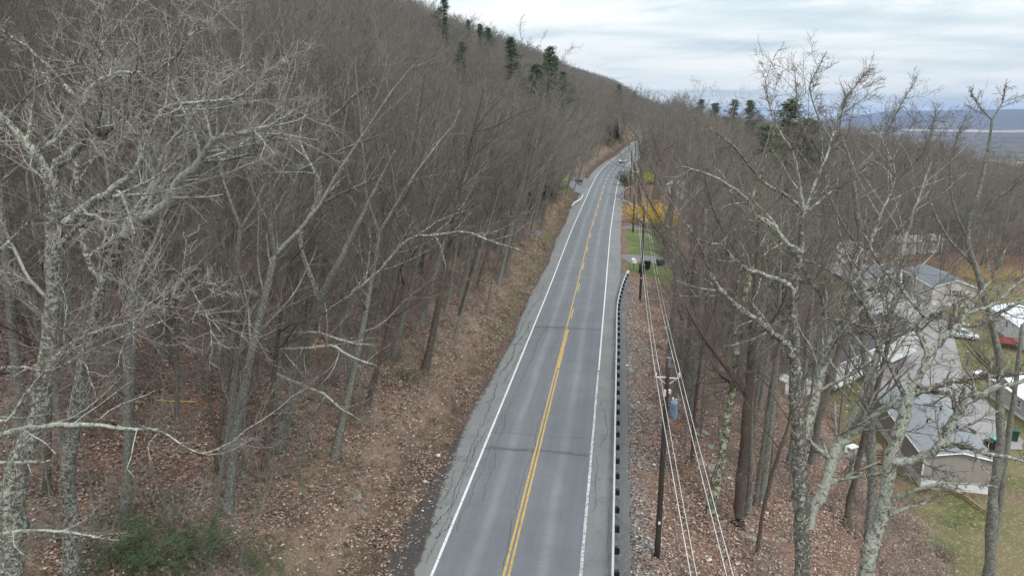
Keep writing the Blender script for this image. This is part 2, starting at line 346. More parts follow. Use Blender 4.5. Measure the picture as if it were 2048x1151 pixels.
# ------------------------------------------------------------------ road, shoulders, markings
def ribbon(name, y0, y1, dl, dr, mats, dz, step=1.5, ncol=9, jag=0.0, jagl=None, parent=None, kind=None, seed=0, xyf=None):
    """sheet that follows the road between lateral offsets dl..dr (numbers or functions of y)"""
    yy = np.arange(y0, y1 + step * .5, step); r = np.random.default_rng(seed)
    L = np.array([dl(q) if callable(dl) else dl for q in yy], float); R = np.array([dr(q) if callable(dr) else dr for q in yy], float)
    if jag: R = R + (r.random(len(yy)) - .5) * jag
    if jagl: L = L + (r.random(len(yy)) - .5) * jagl
    tt = np.linspace(0, 1, ncol); dd = L[:, None] * (1 - tt) + R[:, None] * tt
    hd = np.gradient(cx(yy), yy); nrm = np.stack([np.ones_like(yy), -hd], 1) / np.sqrt(1 + hd ** 2)[:, None]
    X = cx(yy)[:, None] + dd * nrm[:, :1]; Y = yy[:, None] + dd * nrm[:, 1:]; Z = rz(yy)[:, None] + dz - .012 * np.abs(dd)
    V = np.stack([X, Y, Z], -1).reshape(-1, 3); n = len(yy); ii = np.arange(n * ncol).reshape(n, ncol)
    q = np.stack([ii[:-1, :-1], ii[:-1, 1:], ii[1:, 1:], ii[1:, :-1]], -1).reshape(-1, 4)
    me = mesh_np(name, V, [q])
    a = me.attributes.new('lat', 'FLOAT', 'POINT'); a.data.foreach_set('value', dd.astype(np.float32).ravel())
    a = me.attributes.new('across', 'FLOAT', 'POINT'); a.data.foreach_set('value', np.tile(tt, len(yy)).astype(np.float32))
    a = me.attributes.new('along', 'FLOAT', 'POINT'); a.data.foreach_set('value', np.repeat(yy, ncol).astype(np.float32))
    o = link(name, me, mats, parent)
    if kind: o['kind'] = kind
    return o
def asphalt(name, base, shoulder=False, streak=True, crumble=False):
    m, t = mat(name); g = N(t, 'ShaderNodeNewGeometry').outputs['Position']
    lat = N(t, 'ShaderNodeAttribute', attribute_name='lat').outputs['Fac']; al = N(t, 'ShaderNodeAttribute', attribute_name='along').outputs['Fac']
    fine = N(t, 'ShaderNodeTexNoise', {0: g, 'Scale': 22.0, 'Detail': 3.0, 'Roughness': .8}).outputs[0]
    st = N(t, 'ShaderNodeTexNoise', {0: N(t, 'ShaderNodeCombineXYZ', {0: lat, 1: math_(t, 'MULTIPLY', al, .06), 2: 0.0}).outputs[0], 'Scale': 2.2, 'Detail': 5.0, 'Roughness': .6}).outputs[0]
    big = N(t, 'ShaderNodeTexNoise', {0: g, 'Scale': .35, 'Detail': 7.0, 'Roughness': .65}).outputs[0]
    c = ramp(t, fine, [(.22, tuple(b * .72 for b in base)), (.5, base), (.78, tuple(b * 1.30 for b in base))])
    c = mixc(t, ramp(t, st, [(.35, .30), (.65, 0.0)]), c, tuple(b * .72 for b in base))
    c = mixc(t, ramp(t, big, [(.40, 0.0), (.70, .45)]), c, tuple(b * 1.3 for b in base))
    if streak:
        wob = math_(t, 'MULTIPLY', math_(t, 'SUBTRACT', N(t, 'ShaderNodeTexNoise', {0: g, 'Scale': .08, 'Detail': 2.0}).outputs[0], .5), .8)
        a = math_(t, 'ABSOLUTE', math_(t, 'SUBTRACT', math_(t, 'ABSOLUTE', math_(t, 'ADD', lat, wob)), 1.78))
        f = ramp(t, a, [(.0, .45), (.14, .36), (.42, 0.0)])
        c = mixc(t, math_(t, 'MULTIPLY', f, ramp(t, big, [(.3, .55), (.6, 1.0)])), c, tuple(b * 1.75 for b in base))
        wp = ramp(t, math_(t, 'ABSOLUTE', math_(t, 'SUBTRACT', a, .95)), [(.0, .30), (.4, 0.0)])
        c = mixc(t, wp, c, tuple(b * .78 for b in base))
        # transverse repair joints
        for y0, wd, k in ((43.2, .12, .38), (71.1, .16, .42), (45.6, .04, .3), (99.2, .07, .3), (119., .12, .35), (132., .1, .3)):
            q = math_(t, 'ABSOLUTE', math_(t, 'SUBTRACT', math_(t, 'ADD', al, math_(t, 'MULTIPLY', N(t, 'ShaderNodeTexNoise', {0: g, 'Scale': 1.3, 'Detail': 5.0}).outputs[0], .9)), y0))
            c = mixc(t, ramp(t, q, [(0.0, k), (wd, k * .7), (wd * 2.4, 0.0)]), c, (.035, .035, .036))
    mid = N(t, 'ShaderNodeTexNoise', {0: g, 'Scale': 5.5, 'Detail': 6.0, 'Roughness': .75}).outputs[0]
    c = mixc(t, ramp(t, mid, [(.30, .40), (.5, 0.0)]), c, tuple(b * .68 for b in base)); c = mixc(t, ramp(t, mid, [(.58, 0.0), (.75, .35)]), c, tuple(b * 1.4 for b in base))
    pat = N(t, 'ShaderNodeTexVoronoi', {0: N(t, 'ShaderNodeCombineXYZ', {0: math_(t, 'MULTIPLY', lat, .28), 1: math_(t, 'MULTIPLY', al, .07), 2: 0.0}).outputs[0], 'Scale': 1.0}).outputs['Color']
    c = mixc(t, ramp(t, N(t, 'ShaderNodeSeparateColor', {0: pat}).outputs[0], [(0, 0.0), (.72, .22), (.80, 0.0)], 'CONSTANT'), c, tuple(b * .80 for b in base))
    if crumble:
        u = N(t, 'ShaderNodeAttribute', attribute_name='across').outputs['Fac']; cn = N(t, 'ShaderNodeTexNoise', {0: g, 'Scale': 2.6, 'Detail': 9.0, 'Roughness': .8}).outputs[0]
        q = math_(t, 'SUBTRACT', cn, math_(t, 'MULTIPLY', u, 1.05)); c = mixc(t, ramp(t, q, [(.36, 0.0), (.44, .9)]), c, ramp(t, mid, [(.3, (.045, .038, .034)), (.7, (.115, .095, .082))]))
    if shoulder:
        pt = N(t, 'ShaderNodeTexNoise', {0: g, 'Scale': .9, 'Detail': 8.0, 'Roughness': .7}).outputs[0]
        c = mixc(t, ramp(t, pt, [(.52, 0.0), (.64, .5)]), c, tuple(b * .72 for b in base))
        v = N(t, 'ShaderNodeTexVoronoi', {0: g, 'Scale': 1.1}, feature='DISTANCE_TO_EDGE').outputs['Distance']
        vd = math_(t, 'ADD', v, math_(t, 'MULTIPLY', math_(t, 'SUBTRACT', N(t, 'ShaderNodeTexNoise', {0: g, 'Scale': 5.0, 'Detail': 4.0}).outputs[0], .5), .06))
        c = mixc(t, math_(t, 'MULTIPLY', ramp(t, vd, [(.0, .45), (.016, 0.0)]), ramp(t, pt, [(.46, 0.0), (.60, 1.0)])), c, (.035, .033, .032))
    finish(t, c, .88, fine, .25, 0, .35, .01); return m
ASPH = asphalt('asphalt_lane', (.150, .157, .166)); SHLD = asphalt('asphalt_shoulder', (.19, .192, .19), True, False)
DKAS = asphalt('asphalt_dark', (.062, .057, .054), True, False)
road = ribbon('road', -60, 900, -3.75, 3.75, ASPH, 0, ncol=7, kind='structure')
def ledge(y): return -(5.55 + .20 * sin(y * .17) + .08 * sin(y * .53 + 1) - .75 * sstep(48, 26, y) + .5 * sstep(110, 160, y))
def redge(y): return 4.92 + .05 * sin(y * .5) + .7 * sstep(80, 100, y)
ribbon('shoulder_left', -60, 900, ledge, -3.75, asphalt('asphalt_shoulder_edge', (.19, .192, .19), True, False, True), -.004, step=.3, jagl=.16, ncol=6, kind='structure', seed=4)
ribbon('shoulder_right', -60, 900, 3.75, redge, SHLD, -.004, step=.5, jag=.07, ncol=4, kind='structure', seed=5)
ribbon('gutter_strip', -60, 130, lambda y: -(5.66 + .18 * sin(y * .17)) - .75 * sstep(50, 24, y), lambda y: ledge(y) + .25, DKAS, -.012, step=.5, jagl=.22, ncol=3, kind='structure', seed=6)
ribbon('rail_strip', -60, 97, lambda y: redge(y) - .1, lambda y: 6.12 + .6 * sstep(80, 95, y), asphalt('asphalt_strip', (.135, .135, .135), True, False), -.012, step=.8, jag=.14, ncol=4, kind='structure', seed=7)
def paint(name, col, wear, scale=5.0):
    m, t = mat(name); g = N(t, 'ShaderNodeNewGeometry').outputs['Position']
    n = N(t, 'ShaderNodeTexNoise', {0: g, 'Scale': scale, 'Detail': 8.0, 'Roughness': .75}).outputs[0]
    c = mixc(t, ramp(t, n, [(.62 - wear, .0), (.78 - wear, .85)]), col, (.16, .165, .17)); finish(t, c, .6, None, .3); return m
PW = paint('paint_white', (.62, .63, .63), .10); PY = paint('paint_yellow', (.56, .35, .075), .17)
PW2 = paint('paint_white_worn', (.60, .61, .61), .2, 6.0)
def line(name, y0, y1, off, wd, mt, seed=0, jag=.0, z=.006, step=.6, parent=road):
    return ribbon(name, y0, y1, lambda y: off - wd / 2, lambda y: off + wd / 2, mt, z, step=step, ncol=2, jag=jag, jagl=jag, parent=parent, seed=seed)
line('edge_line', -60, 420, -3.66, .15, PW, 1, .012)
line('edge_line', -60, 58, 3.64, .16, PW2, 2, .03); line('edge_line', 58.6, 420, 3.66, .14, PW, 3, .012)
line('centre_line', -60, 203, -.12, .125, PY, 4, .02); line('centre_line', -60, 58, .12, .125, PY, 5, .02)
line('centre_line', 58.6, 70, .07, .22, PY, 6, .06)
y = 74.0; k = 0
while y < 200:
    line('centre_dash', y, y + 4.2, .12, .15, PY, 10 + k, .04, step=.35); y += 12.2; k += 1
for k in range(6): line('centre_dash', 206 + k * 7.6, 208.4 + k * 7.6, .0, .16, PW, 30 + k, .0, step=.6)
line('centre_line', 252, 420, -.1, .13, PW, 40)
# cracks: jagged dark ribbons in the surface
CRK = simple('crack_fill', (.04, .038, .037), .95)
def crack(pts, wd, seed, name='crack'):
    r = np.random.default_rng(seed); P = np.array(pts, float); q = []
    for i in range(len(P) - 1):
        n = max(2, int(np.linalg.norm(P[i + 1] - P[i]) / .16))
        for j in range(n): q.append(P[i] + (P[i + 1] - P[i]) * j / n)
    q = np.array(q); walk = np.cumsum(r.normal(0, .035, len(q))); walk -= np.linspace(walk[0], walk[-1], len(q))
    T = np.gradient(q, axis=0); T /= np.linalg.norm(T, axis=1)[:, None] + 1e-9; Nn = np.stack([-T[:, 1], T[:, 0]], 1)
    q = q + Nn * (walk + r.normal(0, .02, len(q)))[:, None]
    W = wd * (.35 + .9 * r.random(len(q))); W[0] = W[-1] = .003
    A = q + Nn * W[:, None] / 2; B = q - Nn * W[:, None] / 2
    def w3(S): return np.stack([cx(S[:, 1]) + S[:, 0] * .989, S[:, 1] - S[:, 0] * .15, rz(S[:, 1]) + .003 - .012 * np.abs(S[:, 0]) + .002], 1)
    n = len(q); V = np.concatenate([w3(A), w3(B)]); i = np.arange(n - 1)
    return link(name, mesh_np(name, V, [np.stack([i, i + 1, i + 1 + n, i + n], 1)]), CRK, road)
cr = [([(-4.9, 31), (-4.55, 36), (-4.75, 42), (-4.5, 48), (-4.8, 55)], .05), ([(-4.2, 30), (-4.0, 35), (-4.15, 40), (-3.95, 46)], .035),
      ([(-5.0, 56), (-4.4, 60), (-4.6, 64), (-4.0, 68), (-4.3, 73)], .07), ([(-4.3, 54), (-3.9, 58), (-4.1, 62), (-3.5, 66)], .05),
      ([(-3.3, 33), (-3.1, 38), (-3.3, 44), (-3.0, 52)], .03), ([(-2.6, 36), (-2.45, 42), (-2.7, 50), (-2.5, 60), (-2.2, 75)], .03),
      ([(-5.1, 64.5), (-4.4, 64.9), (-3.8, 64.6)], .14), ([(-3.4, 42.9), (-1.5, 42.6), (0, 43.0), (3.6, 42.5)], .05),
      ([(-3.3, 71), (-1.2, 70.7), (.1, 71.1)], .07), ([(.6, 70.6), (3.6, 70.4)], .03), ([(-2.4, 70.2), (-.3, 70.0)], .04),
      ([(4.0, 36), (4.2, 39), (4.0, 43)], .03), ([(4.1, 44), (4.4, 47), (4.05, 52)], .035), ([(-1.2, 48), (-1.0, 56), (-.8, 66)], .02),
      ([(-5.0, 33), (-4.6, 33.6), (-4.2, 33.2)], .04), ([(-4.9, 40.6), (-4.3, 41)], .04), ([(-4.7, 50), (-4.0, 50.8)], .04),
      ([(-4.8, 75), (-4.3, 82), (-4.6, 90)], .05), ([(-2.3, 116.5), (-.8, 116.2)], .10), ([(-5.2, 66), (-4.8, 69), (-5.0, 73)], .06), ([(-.28, 30), (-.3, 40), (-.26, 52)], .03)]
r_ = np.random.default_rng(12)
for k in range(9):
    y0 = 27 + 60 * r_.random() ** 1.1; d0 = -3.9 - 1.3 * r_.random(); ln = 1 + 3.5 * r_.random()
    cr.append(([(d0, y0), (d0 + r_.normal(0, .25), y0 + ln * .5), (d0 + r_.normal(0, .3), y0 + ln)], .02 + .03 * r_.random()))
for k, (p, wd) in enumerate(cr): crack(p, wd, 50 + k)

def drape(name, pts, widths, mt, dz=.05, kind='structure', nc=7, fix=None):
    """a strip of paving laid over the ground along a path of world points"""
    P = np.array(pts, float)[:, :2]; t = np.concatenate([[0], np.cumsum(np.linalg.norm(np.diff(P, axis=0), axis=1))]); n = max(4, int(t[-1] / .8))
    tt = np.linspace(0, t[-1], n); q = np.stack([np.interp(tt, t, P[:, 0]), np.interp(tt, t, P[:, 1])], 1)
    for _ in range(8): q[1:-1] = (q[:-2] + q[2:] + 2 * q[1:-1]) / 4
    W = np.interp(tt, t, widths); T = np.gradient(q, axis=0); T /= np.linalg.norm(T, axis=1)[:, None]; Nn = np.stack([T[:, 1], -T[:, 0]], 1)
    s = np.linspace(-.5, .5, nc); V = q[:, None] + Nn[:, None] * (W[:, None, None] * s[None, :, None])
    V = V + (np.random.default_rng(len(pts)).random(V.shape) - .5) * .12
    Z = ground(V[..., 0], V[..., 1]) + dz if fix is None else fix(V[..., 0], V[..., 1])
    ii = np.arange(n * nc).reshape(n, nc); f = np.stack([ii[:-1, :-1], ii[:-1, 1:], ii[1:, 1:], ii[1:, :-1]], -1).reshape(-1, 4)
    me = mesh_np(name, np.concatenate([V, Z[..., None]], -1).reshape(-1, 3), [f]); o = link(name, me, mt)
    if kind: o['kind'] = kind
    return o
GREYPAVE = asphalt('pavement_grey', (.27, .255, .25), True, False)
GREYDRIVE = asphalt('drive_grey', (.17, .172, .175), True, False)
H = lambda px, py: hit(px, py)[0]
drape('driveway', [H(1246, 519), H(1285, 516), H(1320, 520), H(1352, 534)], [7.5, 5, 4.2, 4], GREYDRIVE)
drape('driveway', [H(1249, 453), H(1280, 457), H(1320, 462), H(1345, 466)], [5, 3.5, 3, 3], GREYDRIVE)
drape('roadside_layby', [H(1150, 385), H(1166, 372), H(1175, 358)], [5, 6, 4], GREYDRIVE, .12)
pk = [H(1770, 545), H(1815, 600), H(1795, 650), H(1790, 700), H(1830, 760), H(1890, 810), H(1960, 880), H(1990, 900)]
drape('park_lane', pk, [8, 11, 16, 17, 14, 11, 9, 6], GREYPAVE, .07)
drape('park_lane', [H(1560, 505), H(1640, 530), H(1740, 560), H(1810, 590)], [6, 6, 7, 8], GREYPAVE, .06)
drape('patio', [H(1682, 905), H(1712, 912), H(1745, 915)], [2.2, 2.6, 2.4], GREYPAVE, .10)
# ------------------------------------------------------------------ branching
def nrm(v): return v / (np.linalg.norm(v, axis=-1, keepdims=True) + 1e-9)
def grow(r, S, D, L, R0, R1, k, wob, up):
    n = len(S); P = np.zeros((n, k, 3)); P[:, 0] = S; d = nrm(D); st = (L / (k - 1))[:, None]
    for i in range(1, k):
        d = nrm(d + r.normal(0, wob, (n, 3)) + np.array([0, 0, up])); P[:, i] = P[:, i - 1] + d * st
    t = np.linspace(0, 1, k)[None]; return P, R0[:, None] * (1 - t) + R1[:, None] * t
def spawn(r, P, R, L, m, t0, t1, ang, lf, rf, rmin, fall=.5, flat=0.0):
    n, k, _ = P.shape
    t = np.clip(t0 + (t1 - t0) * (np.arange(m)[None] + r.random((n, m))) / m, 0, .999)
    u = t * (k - 1); i = u.astype(int); f = (u - i)[..., None]; a = np.arange(n)[:, None]
    pos = P[a, i] * (1 - f) + P[a, i + 1] * f; T = nrm(P[a, i + 1] - P[a, i]); rad = R[a, i] * (1 - f[..., 0]) + R[a, i + 1] * f[..., 0]
    ref = nrm(r.normal(0, 1, (n, m, 3)) * np.array([1, 1, 1 - flat])); U = nrm(np.cross(T, ref)); W = np.cross(T, U)
    az = np.arange(m)[None] * 2.4 + r.random((n, 1)) * 6.28 + r.normal(0, .4, (n, m)); an = np.radians(ang) * (.7 + .6 * r.random((n, m)))
    D = T * np.cos(an)[..., None] + (U * np.cos(az)[..., None] + W * np.sin(az)[..., None]) * np.sin(an)[..., None]
    ln = (L[:, None] * lf * (1 - fall * t) * (.55 + .8 * r.random((n, m))))
    rr = np.maximum(rad * rf * (.7 + .5 * r.random((n, m))), rmin)
    return pos.reshape(-1, 3), D.reshape(-1, 3), ln.reshape(-1), rr.reshape(-1)
def tubes(P, R, s, rough=0.0):
    n, k, _ = P.shape; T = nrm(np.gradient(P, axis=1)); ref = np.where(np.abs(T[:, :1, 2:]) < .8, np.array([0, 0, 1.]), np.array([1., 0, 0]))
    U = nrm(np.cross(T, np.broadcast_to(ref, T.shape))); W = np.cross(T, U); A = np.arange(s) / s * 2 * pi
    RR = R[:, :, None, None] * (1 + (np.random.default_rng(k * 7 + s).normal(0, rough, (n, k, s, 1)) if rough else 0))
    V = P[:, :, None] + RR * (np.cos(A)[:, None] * U[:, :, None] + np.sin(A)[:, None] * W[:, :, None])
    i0 = np.arange(n)[:, None, None] * k * s + np.arange(k - 1)[None, :, None] * s; j = np.arange(s)[None, None]; j2 = (np.arange(s) + 1) % s
    q = np.stack([i0 + j, i0 + j2[None, None], i0 + s + j2[None, None], i0 + s + j], -1).reshape(-1, 4)
    return V.reshape(-1, 3), q
class TB:
    def __init__(s): s.V = []; s.Q = []; s.M = []; s.n = 0
    def add(s, P, R, sides, m=0, rough=0.0):
        if len(P) == 0: return
        V, q = tubes(P, R, sides, rough); s.V.append(V); s.Q.append(q + s.n); s.M.append(np.full(len(q), m)); s.n += len(V)
    def raw(s, V, T, m=0):            # triangles
        s.V.append(V); s.Q.append(np.concatenate([T, T[:, :1]], 1) + s.n if T.shape[1] == 3 else T + s.n); s.M.append(np.full(len(T), m)); s.n += len(V)
    def mesh(s, name, mats):
        me = mesh_np(name, np.concatenate(s.V), [np.concatenate(s.Q)], True, np.concatenate(s.M))
        for m in mats: me.materials.append(m)
        return me
def fine(r, tb, P, R, L, levels, mtwig=1):
    """finer branching below the given branches; levels: list of dicts"""
    for lv in levels:
        S, D, ln, rr = spawn(r, P, R, L, lv['m'], lv.get('t0', .15), 1, lv['ang'], lv['lf'], lv.get('rf', .55), lv['rmin'], lv.get('fall', .5))
        keep = ln > lv.get('lmin', .05); S, D, ln, rr = S[keep], D[keep], ln[keep], rr[keep]
        P, R = grow(r, S, D, ln, rr, rr * lv.get('tip', .35), lv['k'], lv['wob'], lv['up']); L = ln
        tb.add(P, R, lv['s'], lv.get('mat', mtwig))
    return P, R, L
def leaders(r, H, lean, spread, r0, kind):
    """trunk and main limbs of a woodland tree"""
    k = 12; t = np.linspace(0, 1, k); fork = kind in (1, 3, 4)
    P = np.zeros((1, k, 3)); ph = r.random(4) * 6.28; hh = H * (.62 if fork else .93)
    P[0, :, 2] = t * hh; P[0, :, 0] = lean[0] * hh * t ** 1.5 + .02 * H * np.sin(3 * t + ph[0]) * t; P[0, :, 1] = lean[1] * hh * t ** 1.5 + .02 * H * np.sin(3.3 * t + ph[1]) * t
    R = (r0 * (1 - t * (.42 if fork else .80)) + r0 * .5 * np.exp(-t * 26))[None]
    ls = []
    if fork:
        n = 2 + int(r.random() * 2); az = r.random() * 6.28 + np.arange(n) * 6.28 / n + r.normal(0, .3, n); tilt = .32 + .3 * r.random(n)
        D = np.stack([np.cos(az) * tilt, np.sin(az) * tilt, np.ones(n)], 1); S = np.repeat(P[:, -1], n, 0)
        ln = H * (.42 + .12 * r.random(n)); R0 = np.full(n, R[0, -1] * .78)
        ls.append(grow(r, S, D, ln, R0, R0 * .25, 8, .10, .05) + (ln,))
    return P, R, ls
def tree(name, seed, H=20., r0=.22, kind=0, near=True, mats=(BARK, TWIG), lean=(0, 0)):
    r = np.random.default_rng(seed); T0, R0, ls = leaders(r, H, lean, .4, r0, kind)
    tr = TB(); tr.add(T0, R0, 8 if near else 5, 0); cr_ = TB()
    nl = 11 if near else 9
    S, D, ln, rr = spawn(r, T0, R0, np.array([H]), nl if not ls else 7, .38 if not ls else .55, 1, 50, .44, .48, .03, .5)
    P, R = grow(r, S, D, ln, rr, rr * .22, 8, .14, .09); groups = [(P, R, ln)]
    for (p, q, l) in ls: tr.add(p, q, 6 if near else 4, 0); groups.append((p, q, l))
    cr_.add(P, R, 5 if near else 3, 0)
    if near: lv = [dict(m=8, ang=44, lf=.50, rmin=.014, k=6, wob=.15, up=.06, s=3, mat=0), dict(m=7, ang=40, lf=.50, rmin=.008, k=4, wob=.15, up=.04, s=3), dict(m=5, ang=38, lf=.6, rmin=.006, k=3, wob=.14, up=.03, s=3, tip=.5)]
    else: lv = [dict(m=6, ang=46, lf=.52, rmin=.024, k=4, wob=.16, up=.07, s=3, mat=0), dict(m=6, ang=40, lf=.58, rmin=.014, k=3, wob=.16, up=.05, s=3, tip=.5), dict(m=3, ang=36, lf=.65, rmin=.0115, k=2, wob=.1, up=.04, s=3, tip=.6)]
    for (p, q, l) in groups: fine(r, cr_, p, q, l, lv)
    return tr.mesh(name + '_trunk', mats), cr_.mesh(name + '_crown', mats)

# evergreen foliage: flat sprays of small triangles
def sprays(r, C, size, n):
    m = len(C); c = np.repeat(C, n, 0) + r.normal(0, 1, (m * n, 3)) * np.repeat(size, n)[:, None] * np.array([.55, .55, .3])
    a = nrm(r.normal(0, 1, (m * n, 3)) * np.array([1, 1, .45])); b = nrm(np.cross(a, r.normal(0, 1, (m * n, 3)))); s = (np.repeat(size, n) * (.35 + .4 * r.random(m * n)))[:, None]
    V = np.stack([c - a * s * .6, c + a * s * .6 + b * s * .18, c + a * s * .5 - b * s * .18, c - a * s * .5 - b * s * .1], 1).reshape(-1, 3)
    return V, np.arange(m * n * 4).reshape(-1, 4)
def conifer(name, seed, H=17., dense=1.0, mats=(BARK_BROWN, NEEDLE), pine=True):
    r = np.random.default_rng(seed); k = 10; t = np.linspace(0, 1, k); P = np.zeros((1, k, 3)); P[0, :, 2] = t * H; P[0, :, 0] = .02 * H * np.sin(2 * t + seed); R = (.018 * H * (1 - t * .92))[None]
    tr = TB(); tr.add(P, R, 6, 0); cr_ = TB(); nb = int((46 if pine else 90) * dense)
    hh = .22 + .78 * (np.arange(nb) + r.random(nb)) / nb; az = np.arange(nb) * 2.4 + r.normal(0, .3, nb)
    gap = .65 + .5 * np.sin(az * 1.0 + seed) * (hh < .8)
    ln = H * (.30 if pine else .22) * (1.03 - hh) ** .62 * (.55 + .55 * r.random(nb)) * (gap if pine else 1); el = (.05 + .55 * hh) if pine else (-.15 + .35 * hh)
    S = np.stack([np.interp(hh, t, P[0, :, 0]), 0 * hh, hh * H], 1); D = np.stack([np.cos(az), np.sin(az), el], 1)
    B, Rb = grow(r, S, D, ln, np.full(nb, .035), np.full(nb, .01), 6, .06, .05); cr_.add(B, Rb, 3, 0)
    S2, D2, l2, r2 = spawn(r, B, Rb, ln, 7, .22, 1, 50, .36, .5, .008, .3, .5); B2, R2 = grow(r, S2, D2, l2, r2, r2 * .5, 3, .1, .05)
    C = np.concatenate([B2[:, 1], B2[:, 2], B[:, -1]]); sz = np.full(len(C), .5 if pine else .34); V, q = sprays(r, C, sz, 10); cr_.raw(V, q, 1)
    return tr.mesh(name + '_trunk', mats), cr_.mesh(name + '_crown', mats)
def shrub(name, seed, h=1.6, n=26, mats=(TWIG, TWIG), leaf=None, lsize=.05, nleaf=6, lay=.9):
    r = np.random.default_rng(seed); az = r.random(n) * 6.28; S = np.stack([np.cos(az), np.sin(az), 0 * az], 1) * (.25 * h * r.random(n))[:, None]; S[:, 2] = -.1
    D = np.stack([np.cos(az) * lay * r.random(n), np.sin(az) * lay * r.random(n), np.ones(n)], 1); ln = h * (.5 + .7 * r.random(n)); tb = TB()
    P, R = grow(r, S, D, ln, np.full(n, .012), np.full(n, .005), 5, .16, -.02); tb.add(P, R, 3, 0)
    P2, R2, L2 = fine(r, tb, P, R, ln, [dict(m=5, ang=38, lf=.5, rmin=.005, k=4, wob=.15, up=.02, s=3, mat=0), dict(m=3, ang=38, lf=.5, rmin=.004, k=3, wob=.15, up=.0, s=3, mat=0)])
    if leaf:
        C = np.concatenate([P2[:, 1], P2[:, 2], P[:, -1], P[:, -2]]); V, q = sprays(r, C, np.full(len(C), lsize * 3), nleaf); tb.raw(V, q, 1)
    return tb.mesh(name, mats)

# ------------------------------------------------------------------ scattering of what nobody could count
def scatter(name, pts, rotz, scl, pick, protos, tilt=None, kind='stuff'):
    """one object of real instances; protos are lists of meshes"""
    src = bpy.data.collections.new(name + '_kinds')
    for i, mes in enumerate(protos):
        c = bpy.data.collections.new('%s_kind_%02d' % (name, i)); src.children.link(c)
        for me in mes: o = bpy.data.objects.new(me.name, me); c.objects.link(o)
    me = mesh_np(name, pts, [])
    for nm, dt, tp in (('rz', rotz, 'FLOAT'), ('sc', scl, 'FLOAT'), ('pk', pick, 'INT')):
        a = me.attributes.new(nm, tp, 'POINT'); a.data.foreach_set('value', np.asarray(dt, np.float32 if tp == 'FLOAT' else np.int32))
    if tilt is None: tilt = np.zeros((len(pts), 2))
    for nm, dt in (('tx', tilt[:, 0]), ('ty', tilt[:, 1])):
        a = me.attributes.new(nm, 'FLOAT', 'POINT'); a.data.foreach_set('value', dt.astype(np.float32))
    ng = bpy.data.node_groups.new(name, 'GeometryNodeTree'); ng.interface.new_socket('Geometry', in_out='INPUT', socket_type='NodeSocketGeometry'); ng.interface.new_socket('Geometry', in_out='OUTPUT', socket_type='NodeSocketGeometry')
    gi = ng.nodes.new('NodeGroupInput'); go = ng.nodes.new('NodeGroupOutput'); ip = ng.nodes.new('GeometryNodeInstanceOnPoints'); ci = ng.nodes.new('GeometryNodeCollectionInfo')
    ci.inputs['Collection'].default_value = src; ci.inputs['Separate Children'].default_value = True; ci.inputs['Reset Children'].default_value = True
    def at_(n, tp='FLOAT'):
        q = ng.nodes.new('GeometryNodeInputNamedAttribute'); q.data_type = tp; q.inputs['Name'].default_value = n; return q.outputs['Attribute']
    cb = ng.nodes.new('ShaderNodeCombineXYZ'); ng.links.new(at_('tx'), cb.inputs[0]); ng.links.new(at_('ty'), cb.inputs[1]); ng.links.new(at_('rz'), cb.inputs[2])
    ng.links.new(gi.outputs[0], ip.inputs['Points']); ng.links.new(ci.outputs[0], ip.inputs['Instance']); ip.inputs['Pick Instance'].default_value = True
    ng.links.new(at_('pk', 'INT'), ip.inputs['Instance Index']); ng.links.new(at_('sc'), ip.inputs['Scale'])
    er = ng.nodes.new('FunctionNodeEulerToRotation'); ng.links.new(cb.outputs[0], er.inputs[0]); ng.links.new(er.outputs[0], ip.inputs['Rotation'])
    ng.links.new(ip.outputs[0], go.inputs[0])
    o = bpy.data.objects.new(name, me); COL.objects.link(o); md = o.modifiers.new('scatter', 'NODES'); md.node_group = ng
    o['kind'] = kind; return o

